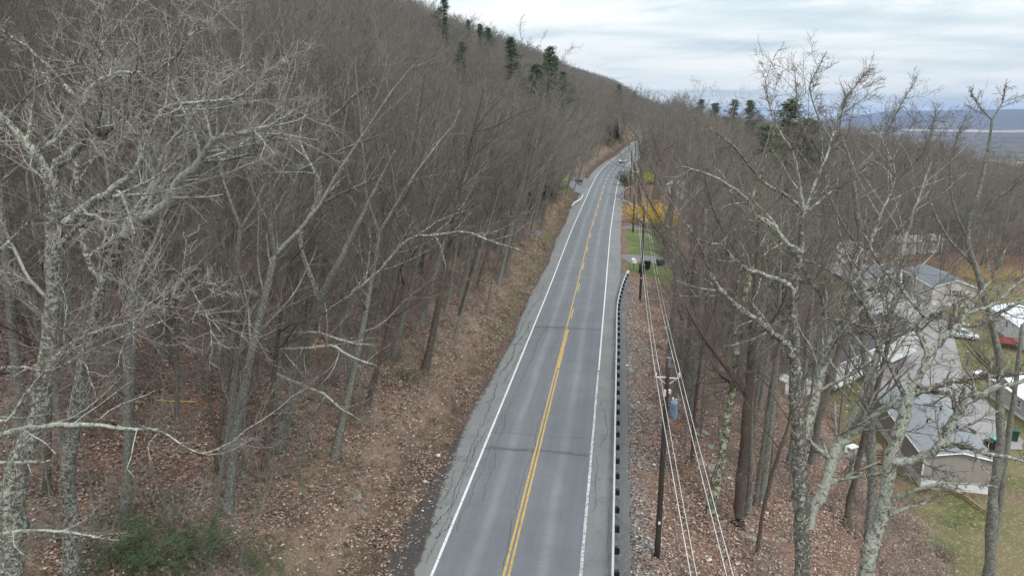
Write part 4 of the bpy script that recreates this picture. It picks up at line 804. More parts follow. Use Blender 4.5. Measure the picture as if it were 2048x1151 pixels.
for (n, dr_), L in bk_.items():
    for q, (_, rec) in enumerate(sorted(L, key=lambda t_: t_[0])):
        o, a, b, st_, bkk, fmm, gr = rec; w_ = {'left': 'to the left of', 'right': 'to the right of', 'above': 'upslope of', 'below': 'below'}[dr_] if gr == g_l else {'left': 'to the left of', 'right': 'to the right of', 'above': 'farther off than', 'below': 'nearer than'}[dr_]
        tag(o, '%s %s %s tree, %s %s the %s' % (st_, fmm, bkk, ORD[min(q, 97)], w_, LMK[n][0]), 'tree', gr)
for k, o in enumerate(protos_o):
    if k not in used: bpy.data.objects.remove(o)
rr_ = rest; qr = rot[rr_]
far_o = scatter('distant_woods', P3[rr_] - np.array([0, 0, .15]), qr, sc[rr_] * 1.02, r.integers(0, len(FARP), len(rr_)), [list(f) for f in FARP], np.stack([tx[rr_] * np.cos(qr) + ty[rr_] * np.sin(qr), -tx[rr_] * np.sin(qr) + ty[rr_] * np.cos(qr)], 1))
print('TREES near', len(near), 'far', len(rest))

# saplings and small understorey trees
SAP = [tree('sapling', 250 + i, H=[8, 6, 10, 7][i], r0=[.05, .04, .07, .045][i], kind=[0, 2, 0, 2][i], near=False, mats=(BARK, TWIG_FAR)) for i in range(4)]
SX, SY = jgrid(-260, 120, 18, 330, 3.4, r); SX2, SY2 = jgrid(0, 140, 34, 230, 3.6, r); k1 = L_ok(SX + 1.5, SY); k2 = R_ok(SX2, SY2)
SP = np.concatenate([np.stack([SX[k1], SY[k1]], 1), np.stack([SX2[k2], SY2[k2]], 1)]); SP = SP[r.random(len(SP)) < .8]; S3_ = np.column_stack([SP, ground(SP[:, 0], SP[:, 1]) - .1]); a_, b_, c_ = proj(S3_); d_ = dlat(SP[:, 0], SP[:, 1])
kk_ = (c_ > 22) & (a_ > -200) & (a_ < 2200) & (b_ < 1400) & ~((d_ > 0) & (c_ < 75) & (a_ > 1530) & (r.random(len(a_)) < .85)) & ~((d_ > 0) & (d_ < 19) & (S3_[:, 1] > 95) & (S3_[:, 1] < 175)); S3_ = S3_[kk_]; n_ = len(S3_)
scatter('understorey', S3_, r.random(n_) * 6.28, .55 + .6 * r.random(n_), r.integers(0, 4, n_), [list(f) for f in SAP], r.normal(0, .1, (n_, 2)))
# ------------------------------------------------------------------ evergreens and coloured trees that can be told apart
def place(meshes, name, P, s, rz_, label, cat, group=None, parts=('trunk', 'crown'), sink=.1, crownmat=None):
    e = empty(name, P - np.array([0, 0, sink]), rz_, label, cat, group); e.scale = (s,) * 3
    for nm, me in zip(parts, meshes):
        q = link(nm, me, (), e)
        if nm == 'crown': q['kind'] = 'stuff'
    return e
for k, (P, hh_, lab, t_) in enumerate(PINEP): place(PINES[k % 3], 'pine', P, hh_ / [17, 15, 19][k % 3], 1.1 * k, lab, 'pine tree').scale = (hh_ / [17, 15, 19][k % 3] * 1.15,) * 2 + (hh_ / [17, 15, 19][k % 3],)
for k, (a, b, D, hp, lab) in enumerate([(1400, 262, 420, 62, 'dark pointed spruce on the skyline right of the red-budded tree'), (1428, 268, 400, 66, 'feathery pine beside the dark pointed spruce'),
    (1468, 275, 380, 74, 'round-topped green pine behind the double-stemmed tree'), (1500, 280, 340, 78, 'broad pine at the middle of the evergreen clump'), (1540, 300, 200, 100, 'olive-green pine behind the double-stemmed tree top'),
    (1585, 330, 170, 140, 'tall shaggy pine at the centre of the evergreen clump'), (1620, 350, 160, 130, 'rightmost shaggy pine of the evergreen clump')]):
    q = at(a, 230, D); x, y = q[0], q[1]; gz = float(ground(x, y)); top = at(a, b - hp, D)[2]; s = max(.4, min(1.9, (top - gz) / [17, 15, 19][k % 3])); e = place(PINES[k % 3], 'pine', np.array([x, y, gz]), s, .7 * k, lab, 'pine tree'); e.scale = (s * 1.45, s * 1.45, s)
for k, (a, b, s, lab) in enumerate([(1093, 405, .62, 'dark evergreen at the edge of the wood above the curled rail'), (1060, 440, .45, 'low dark evergreen in front of the bare roadside trees'),
    (1215, 292, .8, 'dark evergreen beside the far bend of the road'), (1232, 286, .8, 'second dark evergreen beside the far bend, nearer the road')]):
    P, t = hit(a, b); place(PINES[3], 'hemlock', P, s, k * 1.3, lab, 'evergreen')
HEM = [shrub('hemlock_bush', 70 + i, 2.6, 34, (TWIG, NEEDLE), NEEDLE, .045, 5, 1.25) for i in range(2)]
for (a, b, s, sz_, lab) in [(320, 1125, 1.25, .9, 'dark green hemlock bush at the bottom left, under the bare trees'), (395, 1145, .9, .8, 'green hemlock bush right of the darkest one at the bottom left'), (245, 1150, .9, .8, 'green hemlock bush left of the darkest one at the bottom left'), (530, 1140, .75, .5, 'sparse green hemlock sprig right of the hemlock bushes'), (822, 765, .7, .4, 'low green hemlock on the bank at the foot of the wood'),
        (1095, 400, 1.9, 1.6, 'dark green thicket at the front of the wood above the curled rail'), (1065, 432, 1.5, 1.3, 'dark green thicket nearer than the one above the curled rail'), (1240, 285, 2.4, 2.2, 'dark green mass of evergreens beside the far bend'), (1222, 295, 2.0, 2.0, 'dark green evergreens left of the mass at the far bend')]:
    P, t = hit(a, b); o = link('hemlock_bush', HEM[a % 2], (), None, P); o.scale = (s, s, sz_); o.rotation_euler = (0, 0, a * .3); tag(o, lab, 'evergreen bush')
# bushes with a look of their own
FOR = shrub('forsythia', 5, 3.6, 110, (YELLOW, YELLOW), YELLOW, .06, 9, 1.3); FOR2 = shrub('yellow_thicket', 15, 3.2, 46, (TWIG_FAR, YELLOW), YELLOW, .03, 3, 1.2); FORL = shrub('lime_bush', 6, 3.2, 40, (TWIG, LIME), LIME, .05, 8, .8)
for (a, b, s, lab, me) in [(1300, 446, 1.55, 'large golden yellow forsythia bush beside the road, left half', FOR), (1322, 456, 1.3, 'golden yellow forsythia spreading downhill from the large one', FOR), (1276, 432, .8, 'rusty yellow end of the forsythia hedge nearest the road', FOR),
        (1300, 368, 1.5, 'lime yellow bush seen between far roadside trunks', FORL), (1940, 560, 1.5, 'yellow bush behind the cream gabled house', FOR2), (1985, 565, 1.35, 'orange-yellow bush right of the cream house', FOR2), (2030, 560, 1.3, 'yellow bush at the right edge behind the white-roofed home', FOR2)]:
    P, t = hit(a, b); o = link('yellow_bush', me, (), None, P); o.scale = (s * .95, s * .95, s * .72); o.rotation_euler = (0, 0, a * .1); tag(o, lab, 'bush')
HEDGE = shrub('evergreen_bush', 8, 2.6, 40, (BARK_BROWN, twigmat('olive_leaf', (.06, .075, .03), (.05, .065, .025))), NEEDLE, .05, 9, .7)
P, t = hit(1252, 372); o = link('roadside_bush', HEDGE, (), None, P); o.scale = (1.5, 1.3, 1.5); tag(o, 'rounded olive green bush between the two short guardrails', 'bush')
# red-budded and leaf-holding trees
REDT = tree('maple', 401, 19, .2, 3, False, (BARK, TWIG_RED)); OAKT = tree('oak', 402, 18, .2, 1, False, (BARK, twigmat('twig_russet', (.22, .12, .07), (.26, .15, .09))))
for k, (a, D, top, me, lab) in enumerate([(1347, 420, 205, REDT, 'red-budded maple crown at the end of the road'), (1362, 440, 222, REDT, 'smaller red-budded maple right of the first'), (1335, 360, 245, OAKT, 'russet tree below the red-budded maples'), (1440, 190, 255, OAKT, 'brownish leafless tree between the far wood and the double-stemmed tree'), (1385, 230, 262, OAKT, 'tree with rusty twigs right of the road bend')]):
    q = at(a, 230, D); gz = float(ground(q[0], q[1])); s = (at(a, top, D)[2] - gz) / 18.5; place(me, 'coloured_tree', np.array([q[0], q[1], gz]), max(.5, min(s, 1.8)), k, lab, 'tree')
# big dark roadside trees at the bend
hero('dark tree with a splayed crown beside the poles at the road bend', [(1279, 420, 172, 14), (1281, 370, 171, 11), (1282, 330, 170, 9)], [[(1282, 330, 170, 6), (1281, 300, 170, 5), (1278, 280, 170, 3), (1262, 258, 169, 2), (1245, 240, 168, 1)], [(1282, 332, 170, 6), (1290, 300, 170, 5), (1300, 278, 170, 2)], [(1282, 334, 170, 6), (1296, 305, 171, 4), (1315, 292, 172, 2)], [(1281, 305, 170, 4), (1290, 285, 170, 3), (1286, 262, 170, 2)]], seed=31, mats=(BARK_BROWN, TWIG), nlv=2, twig=.35)
hero('thick dark ivy-brown trunk right of the lime yellow bush', [(1309, 425, 160, 20), (1314, 370, 160, 17), (1320, 320, 160, 13), (1324, 290, 160, 9)], [[(1324, 290, 160, 7), (1335, 265, 160, 4), (1345, 240, 160, 2)], [(1320, 310, 160, 6), (1310, 280, 160, 4), (1300, 255, 160, 2)], [(1322, 300, 160, 6), (1350, 285, 160, 3), (1370, 262, 160, 2)]], seed=32, mats=(BARK_BROWN, TWIG), nlv=2, twig=.35)
hero('dark trunk right of the forsythia, leaning over the lawn', [(1325, 560, 112, 22), (1332, 480, 111, 19), (1345, 400, 110, 13), (1352, 350, 110, 9)], [[(1352, 350, 110, 6), (1360, 300, 110, 4), (1372, 265, 110, 2)], [(1345, 400, 110, 6), (1320, 360, 110, 4), (1300, 330, 110, 2)], [(1348, 380, 110, 6), (1380, 340, 110, 4), (1400, 310, 110, 2)]], seed=33, mats=(BARK_BROWN, TWIG), nlv=2, twig=.4)
for k, (pts_, lab) in enumerate([
    ([(1478, 1030, 42.5, 27), (1487, 900, 41.2, 25), (1497, 790, 40, 23), (1505, 680, 38.8, 20), (1512, 560, 37.6, 15), (1520, 430, 36.5, 9)], 'straight thick brown trunk standing just right of the mossy half-dead one'),
    ([(1516, 965, 47, 12), (1528, 880, 46, 11), (1546, 760, 44.6, 10), (1566, 640, 43, 9), (1580, 520, 41.8, 8), (1595, 430, 41, 5)], 'slender trunk rising right of the straight thick brown one'),
    ([(1540, 925, 50, 13), (1545, 820, 49, 12), (1560, 700, 47.4, 11), (1567, 600, 46, 9), (1560, 480, 44.6, 8)], 'brown trunk between the slender one and the double-stemmed tree'),
    ([(1386, 800, 55, 20), (1392, 700, 53.6, 18), (1400, 600, 52, 15), (1408, 500, 50.6, 11), (1412, 420, 49.6, 7)], 'dark trunk at the upper edge of the slope left of the mossy one'),
    ([(1372, 740, 62, 15), (1380, 640, 60, 13), (1388, 540, 58.6, 10), (1392, 450, 57.4, 6)], 'dark trunk behind and left of the one at the slope edge'),
    ([(1340, 690, 70, 13), (1350, 600, 68, 12), (1356, 500, 66.6, 9), (1360, 420, 65.6, 5)], 'trunk nearest the wires on the upper slope'),
    ([(1520, 1060, 40, 9), (1535, 980, 39.2, 9), (1560, 900, 38.4, 8), (1578, 840, 38, 6), (1590, 740, 37, 4)], 'thin dark sapling leaning right on the leafy slope'),
    ([(1640, 830, 60, 16), (1665, 740, 58.6, 15), (1690, 660, 57.4, 13), (1715, 560, 56, 10), (1735, 460, 54.6, 6)], 'dark trunk in front of the long white home'),
    ([(1700, 1000, 52, 14), (1722, 900, 50.6, 13), (1750, 790, 49, 12), (1775, 690, 47.6, 10), (1790, 590, 46.4, 7)], 'trunk rising beside the patio and wooden steps'),
    ([(2000, 1010, 48, 14), (2012, 900, 46.6, 13), (2030, 780, 45, 11), (2045, 650, 43.6, 8)], 'brown trunk at the right edge beside the grey-roofed home')]):
    rr0 = np.random.default_rng(600 + k); L = pts_; lm = []
    for q in range(5):
        i = 2 + q % (len(L) - 2); a, b, c, d = L[min(i, len(L) - 1)]; sg = 1 if q % 2 else -1; ln = 60 + 90 * rr0.random(); up = .6 + .9 * rr0.random()
        lm.append([(a, b, c, d * .5), (a + sg * ln * .45, b - ln * up * .5, c - 1 + 2 * rr0.random(), d * .33), (a + sg * ln * .8, b - ln * up, c + rr0.normal(0, 1.5), d * .2), (a + sg * ln, b - ln * up * 1.6, c + rr0.normal(0, 2), 1.5)])
    hero(lab, L, lm, seed=40 + k, mats=(BARK_BROWN if k % 2 == 0 else BARK, TWIG), nlv=3, twig=.55)
# undergrowth, brush and dry grass: uncountable
BR = [[shrub('brush_%d' % i, 500 + i, [1.7, 1.3, 2.2, 1.5][i], 16, ((TWIG_FAR, TWIG, TWIG_PALE, TWIG_FAR)[i], TWIG))] for i in range(4)]
rg = np.random.default_rng(9); bx = rg.random(30000) * 260 - 130; by = rg.random(30000) ** 1.3 * 230 + 14; d = dlat(bx, by); nzz = vnoise(bx, by, 6) + .5 * vnoise(bx, by, 2.2); dr = d - bench(by)
ok = ((d < -8.5) & (d > -60) & (rg.random(30000) < np.where(nzz > -.1, .36, .10) * np.where(d > -15, 1.5, 1))) | ((dr > 9) & (dr < 33) & (rg.random(30000) < np.where(nzz > .1, .25, .05))) | ((dr > 24) & (dr < 33) & (by < 62) & (rg.random(30000) < .3)) | ((d > 110) & (rg.random(30000) < .25))
B3 = np.column_stack([bx, by, ground(bx, by)])[ok]; a_, b_, c_ = proj(B3); B3 = B3[(c_ > 8) & (a_ > -200) & (a_ < 2250) & (b_ < 1350)]
scatter('undergrowth', B3, rg.random(len(B3)) * 6.28, .5 + .8 * rg.random(len(B3)), rg.integers(0, 4, len(B3)), BR)
def tuft(seed, col, n=60, h=.45):
    r = np.random.default_rng(seed); az = r.random(n) * 6.28; S = np.stack([np.cos(az), np.sin(az), 0 * az], 1) * (.22 * r.random(n))[:, None]; D = np.stack([np.cos(az), np.sin(az), .4 + 1.2 * r.random(n)], 1)
    tb = TB(); P, R = grow(r, S, D, h * (.5 + r.random(n)), np.full(n, .008), np.full(n, .002), 4, .15, -.25); tb.add(P, R, 3, 0); return tb.mesh('tuft', (col, col))
TAN = simple('dry_grass', (.40, .32, .22), .9, .2, 2.0); TAN2 = simple('dry_weed', (.24, .175, .125), .9, .25, 2.0)
tx_ = rg.random(26000) * 12 + 6.4; ty_ = rg.random(26000) ** 1.1 * 165 + 20; nn = vnoise(tx_, ty_, 3); ok = rg.random(26000) < np.where(tx_ < 13, .6, .2) * (.6 + .6 * nn)
gx = cx(ty_) - tx_ / .985; T3 = np.column_stack([gx, ty_, ground(gx, ty_) - .03])[ok]
scatter('dry_grass', T3, rg.random(len(T3)) * 6.28, .4 + .6 * rg.random(len(T3)), rg.integers(0, 4, len(T3)), [[tuft(i, TAN if i < 2 else TAN2)] for i in range(4)])
LEAFM = [simple('leaf_' + n_, c_, .8, .15, 6.0) for n_, c_ in (('rust', (.27, .165, .122)), ('pink', (.37, .27, .225)), ('pale', (.50, .42, .355)), ('dark', (.15, .105, .082)))]
def leafpatch(seed):
    r = np.random.default_rng(seed); n = 110; c = np.stack([r.normal(0, .62, n), r.normal(0, .62, n), .015 + .03 * r.random(n)], 1); a = r.random(n) * 6.28; s = .035 + .07 * r.random(n) ** 1.4
    u = np.stack([np.cos(a), np.sin(a), r.normal(0, .25, n)], 1) * s[:, None]; v = np.stack([-np.sin(a), np.cos(a), r.normal(0, .25, n)], 1) * (s * .6)[:, None]; up = np.array([0, 0, 1.]) * (s * .35)[:, None]
    V = np.stack([c - u, c - v + up, c + u, c + v + up * .6], 1).reshape(-1, 3); i_ = np.arange(n)[:, None] * 4; me = mesh_np('leaves', V, [np.concatenate([i_ + [0, 1, 3], i_ + [1, 2, 3]])], False, np.tile(r.choice(4, n, p=[.35, .29, .09, .27]), 2))
    for m_ in LEAFM: me.materials.append(m_)
    return me
lx = rg.random(30000) * 130 - 65; ly = rg.random(30000) ** 1.2 * 105 + 16; d = dlat(lx, ly); ok = (((d < -6.6) & (d > -52)) | ((d < -5.5) & (d > -6.6) & (rg.random(30000) < .35)) | ((d > 6.9) & (d < 31) & ~((ly > 94) & (d < 17))) | ((d > 5.9) & (d < 6.9) & (ly < 90) & (rg.random(30000) < .4))) & (rg.random(30000) < (.72 * (.7 + .8 * vnoise(lx, ly, 2.6))) * np.where((d > -11) & (d < 0), .75, 1)); L3 = np.column_stack([lx, ly, ground(lx, ly) + .01])[ok]; a_, b_, c_ = proj(L3); L3 = L3[(a_ > -150) & (a_ < 2200) & (b_ < 1300) & (c_ > 8)]
scatter('fallen_leaves', L3, rg.random(len(L3)) * 6.28, .8 + .5 * rg.random(len(L3)), rg.integers(0, 5, len(L3)), [[leafpatch(i)] for i in range(5)])
# fallen sticks on both slopes
def sticks(seed):
    r = np.random.default_rng(seed); tb = TB(); S = r.normal(0, .6, (5, 3)) * np.array([1, 1, 0]) + np.array([0, 0, .08]); D = r.normal(0, 1, (5, 3)) * np.array([1, 1, .06]); P, R = grow(r, S, D, .6 + 1.6 * r.random(5), .012 + .022 * r.random(5), np.full(5, .006), 5, .1, 0); tb.add(P, R, 4, 0); return tb.mesh('sticks', (BARK, BARK))
sx_ = rg.random(9000) * 150 - 75; sy_ = rg.random(9000) * 110 + 16; d = dlat(sx_, sy_); ok = ((d < -8) | ((d > 8.5) & (d < 34))) & (rg.random(9000) < .5); S3 = np.column_stack([sx_, sy_, ground(sx_, sy_)])[ok]
scatter('fallen_sticks', S3, rg.random(len(S3)) * 6.28, .5 + .8 * rg.random(len(S3)), rg.integers(0, 4, len(S3)), [[sticks(i)] for i in range(4)])

# ------------------------------------------------------------------ guardrails
def wrail(name, pts, label, h=.78, spacing=1.905, blocks=True, endcap=None, mt=STEEL_WHITE, side=1):
    """corrugated rail carried on posts; pts = (x, y) on the rail's road face, side = +1 posts on its right"""
    P = catmull(np.array([[a, b, 0] for a, b in pts]), 10)[:, :2]; s = np.concatenate([[0], np.cumsum(np.linalg.norm(np.diff(P, axis=0), axis=1))]); L = s[-1]
    tt = np.linspace(0, L, max(8, int(L / .5))); q = np.stack([np.interp(tt, s, P[:, 0]), np.interp(tt, s, P[:, 1])], 1); T = nrm(np.gradient(q, axis=0)); Nn = np.stack([T[:, 1], -T[:, 0]], 1) * side
    def gz(a): return rz(a[..., 1]) - .05
    base = np.array([q[0, 0], q[0, 1], float(gz(q[0]))]); root = empty(name, base, label=label, cat='guardrail')
    prof = np.array([(.00, .155), (.012, .165), (.02, .155), (-.045, .12), (-.08, .085), (-.045, .045), (.0, .0), (-.045, -.045), (-.08, -.085), (-.045, -.12), (.02, -.155)])
    n, k = len(q), len(prof); V = np.zeros((n, k, 3)); V[..., :2] = q[:, None] + Nn[:, None] * (prof[None, :, :1] + .08); V[..., 2] = gz(q)[:, None] + h - .16 + prof[None, :, 1]
    V2 = V.copy(); V2[..., :2] += Nn[:, None] * .014
    A = np.concatenate([V, V2[:, ::-1]], 1); kk = 2 * k; ii = np.arange(n * kk).reshape(n, kk); jj = np.roll(ii, -1, 1); f = np.stack([ii[:-1], ii[1:], jj[1:], jj[:-1]], -1).reshape(-1, 4)
    link('rail', mesh_np('rail', A.reshape(-1, 3) - base, [f], False), mt, root)
    bm = MB().box((.13, 0, 0), (.27, .20, .36)); pm = MB().box((0, -.0, -.42), (.012, .10, 1.2)).box((-.06, 0, -.42), (.012, .10, 1.2)).box((-.03, 0, -.42), (.05, .012, 1.19))
    bo = po = None
    for j in range(int(L / spacing)):
        c = (j + .5) * spacing; x, y = np.interp(c, tt, q[:, 0]), np.interp(c, tt, q[:, 1]); i = min(n - 1, int(c / L * n)); ang = atan2(Nn[i, 1], Nn[i, 0]); z = float(gz(np.array([x, y]))) + h - .2
        for nm, off in (('block', .12), ('post', .40)):
            if nm == 'block' and not blocks: continue
            w_ = (x + Nn[i, 0] * off - base[0], y + Nn[i, 1] * off - base[1], z - base[2])
            if nm == 'block':
                if bo is None: bo = bm.build('block', BLACK, root); o = bo
                else: o = bo.copy(); COL.objects.link(o)
            else:
                if po is None: po = pm.build('post', STEEL, root); o = po
                else: o = po.copy(); COL.objects.link(o)
            o.parent = root; o.location = w_; o.rotation_euler = (.05 * sin(j * 7.3), .05 * sin(j * 3.1 + 1), ang + .08 * sin(j * 5.7))
    if endcap:
        e = q[0] if endcap[1] == 0 else q[-1]; z = float(gz(e)); MB().box((e[0] - base[0] + .05, e[1] - base[1], h - .17), (.42, .10, .36)).build('end_terminal', endcap[0], root, bevel=.03)
    return root
def rc(y, d): return (float(cx(y)) + d * .989, y - d * .15)
wrail('guardrail', [rc(q, 5.12) for q in (12, 25, 40, 55, 68, 77)] + [rc(83, 5.35), rc(90, 5.85), rc(96.2, 6.55)], 'long galvanised guardrail with black blocks along the right shoulder', endcap=(STEEL_WHITE, 1))
wrail('guardrail', [(float(H(1266, 419)[0]), float(H(1266, 419)[1])), (float(H(1256, 410)[0]), float(H(1256, 410)[1])), rc(168, 5.7), rc(178, 5.6), rc(188, 6.0), rc(195, 7.6)], 'curved guardrail with a yellow end at the forsythia bush', endcap=(YPAINT, 0))
wrail('guardrail', [rc(203, 7.4), rc(212, 6.6), rc(224, 6.3), rc(236, 6.2)], 'short farthest guardrail beside the olive bush', endcap=(STEEL_WHITE, 0))
g1, g2, g3, g4 = [H(*q)[:2] for q in ((1145, 418), (1150, 411), (1161, 405), (1166, 395))]
wrail('guardrail', [tuple(g1), tuple(g2), tuple(g3), tuple(g4), tuple(H(1160, 387)[:2])], 'short pale rail curling into the left bank', side=-1, blocks=False)

# ------------------------------------------------------------------ utility poles and lines
def pole(base, h, label, lean=(0, 0), arm=0, box=False, tagz=None, r0=.16, group=None, guard=False):
    root = empty('utility_pole', base, label=label, cat='utility pole', group=group)
    tz = np.linspace(-.4, h, 9); MB().tube([(lean[0] * z, lean[1] * z, z) for z in tz], r0, 12, r0 * .68).build('shaft', POLE, root, smooth=True)
    if arm:
        z = h - .95; MB().tube([(-.56, -.05, z), (.0, -.05, z - .02)], .032, 6).tube([(.0, -.05, z - .05), (.54, -.05, z - .08)], .032, 6).tube([(-.50, -.06, z), (-.1, -.06, z - .34)], .02, 6).tube([(.48, -.06, z - .07), (.1, -.06, z - .36)], .02, 6).build('bracket', PORC, root)
        for x in (-.58, .56): MB().tube([(x, -.05, z - .05), (x, -.05, z + .02), (x, -.05, z + .1), (x, -.05, z + .18), (x, -.05, z + .22)], [.05, .07, .045, .065, .02], 10).build('insulator', PORC, root, smooth=True)
    MB().tube([(.02, 0, h - .45), (.02, 0, h + .02)], r0 * .74, 10).build('cap_sleeve', SHUTTER, root)
    if box:
        z = h - 2.6; tr = MB().tube([(.36, -.16, z - .46), (.36, -.16, z - .40), (.36, -.16, z + .36), (.36, -.16, z + .42)], [.17, .20, .20, .18], 18).build('transformer', BLUEGREY, root, smooth=True)
        MB().tube([(.30, -.16, z + .4), (.30, -.16, z + .62)], .05, 8).tube([(.44, -.18, z + .4), (.44, -.18, z + .55)], .04, 8).build('bushing', PORC, tr, smooth=True)
        MB().box((-.12, -.16, z + .85), (.12, .1, .34)).box((.10, -.2, z + .95), (.12, .12, .22)).build('fuse_cutout', PORC, root, bevel=.02)
    if tagz: MB().box((-.02, -r0 * .98, tagz), (.11, .02, .16)).build('number_plate', PLASTICW, root)
    return root
pb = [np.array([.9, -22, -.3]), H(1314, 1113), H(1280, 602), H(1266, 464), H(1260, 394), np.array([39.4, 225, float(ground(39.4, 225))]), np.array([50.5, 262, float(ground(50.5, 262))])]
pole(pb[1], 11.0, 'nearest dark utility pole with a blue-grey transformer, right of the guardrail', arm=1, box=True, tagz=2.1)
pole(pb[2], 11.2, 'dark utility pole standing just before the white mailbox', arm=1, tagz=3.0)
pole(pb[3], 12.2, 'utility pole at the near corner of the green lawn', arm=1, tagz=2.0)
pole(pb[4], 12.0, 'utility pole behind the curved guardrail', arm=1)
pole(pb[5], 12.5, 'utility pole beside the olive roadside bush', arm=1); pole(pb[6], 12.5, 'farthest utility pole, where the road bends away', arm=1)
hs = [10.6, 11.0, 11.2, 12.2, 12.0, 12.5, 12.5]
def wires(name, off, dz, r_, mt, label, cat='power line', sag=.9, idx=(0, 1, 2, 3, 4, 5, 6), group=None):
    root = None; m = MB()
    for a, b in zip(idx[:-1], idx[1:]):
        A = pb[a] + np.array([off, -.05, hs[a] + dz]); B = pb[b] + np.array([off, -.05, hs[b] + dz]); t = np.linspace(0, 1, 22)[:, None]; P = A * (1 - t) + B * t; L = np.linalg.norm(B - A); P[:, 2] -= (sag * (L / 50) ** 2 * 4 * t * (1 - t))[:, 0]; m.tube(P, r_, 6)
    o = m.build(name, mt, None, smooth=True); return tag(o, label, cat, group)
wires('power_line', -.62, -.70, .015, WIRE, 'leftmost bright overhead wire, on the left arm tips of the poles')
wires('power_line', -.42, -.62, .012, WIRE, 'thin overhead wire just right of the leftmost one', sag=1.1)
wires('power_line', .28, -.2, .013, WIRE, 'bright overhead wire passing right of the pole tops, the inner of the right pair')
wires('power_line', .60, -.72, .014, WIRE, 'rightmost bright overhead wire, on the right arm tips of the poles', sag=.8)
wires('telephone_cable', -.10, -4.4, .016, CABLE, 'lower dark cable strung below the power wires', 'cable', 1.3); wires('telephone_cable', .14, -5.0, .010, CABLE, 'lowest thin grey cable on the poles', 'cable', 1.2)
# ------------------------------------------------------------------ homes of the village below
def siding(name, col, lap=.11):
    m, t = mat(name); g = N(t, 'ShaderNodeTexCoord').outputs['Object']; z = N(t, 'ShaderNodeSeparateXYZ', {0: g}).outputs[2]
    f = math_(t, 'FRACT', math_(t, 'DIVIDE', z, lap)); n = N(t, 'ShaderNodeTexNoise', {0: g, 'Scale': 1.2, 'Detail': 6.0, 'Roughness': .65}).outputs[0]
    c = ramp(t, n, [(.3, tuple(q * .82 for q in col)), (.7, tuple(min(1, q * 1.08) for q in col))]); c = mixc(t, ramp(t, f, [(.0, .55), (.16, 0.0)]), c, tuple(q * .45 for q in col))
    finish(t, c, .65, f, .3, 0, .6, .02); return m
def shingle(name, col, row=.16):
    m, t = mat(name); g = N(t, 'ShaderNodeTexCoord').outputs['Object']
    b = N(t, 'ShaderNodeTexBrick', {0: g, 'Color1': tuple(q * .85 for q in col) + (1,), 'Color2': tuple(q * 1.15 for q in col) + (1,), 'Mortar': tuple(q * .6 for q in col) + (1,), 'Scale': 1.0, 'Mortar Size': .012, 'Brick Width': .3, 'Row Height': row})
    n = N(t, 'ShaderNodeTexNoise', {0: g, 'Scale': .6, 'Detail': 6.0, 'Roughness': .65}).outputs[0]
    c = mixc(t, ramp(t, n, [(.35, .5), (.7, 0.0)]), b.outputs[0], tuple(q * .75 for q in col)); finish(t, c, .9, n, .2); return m
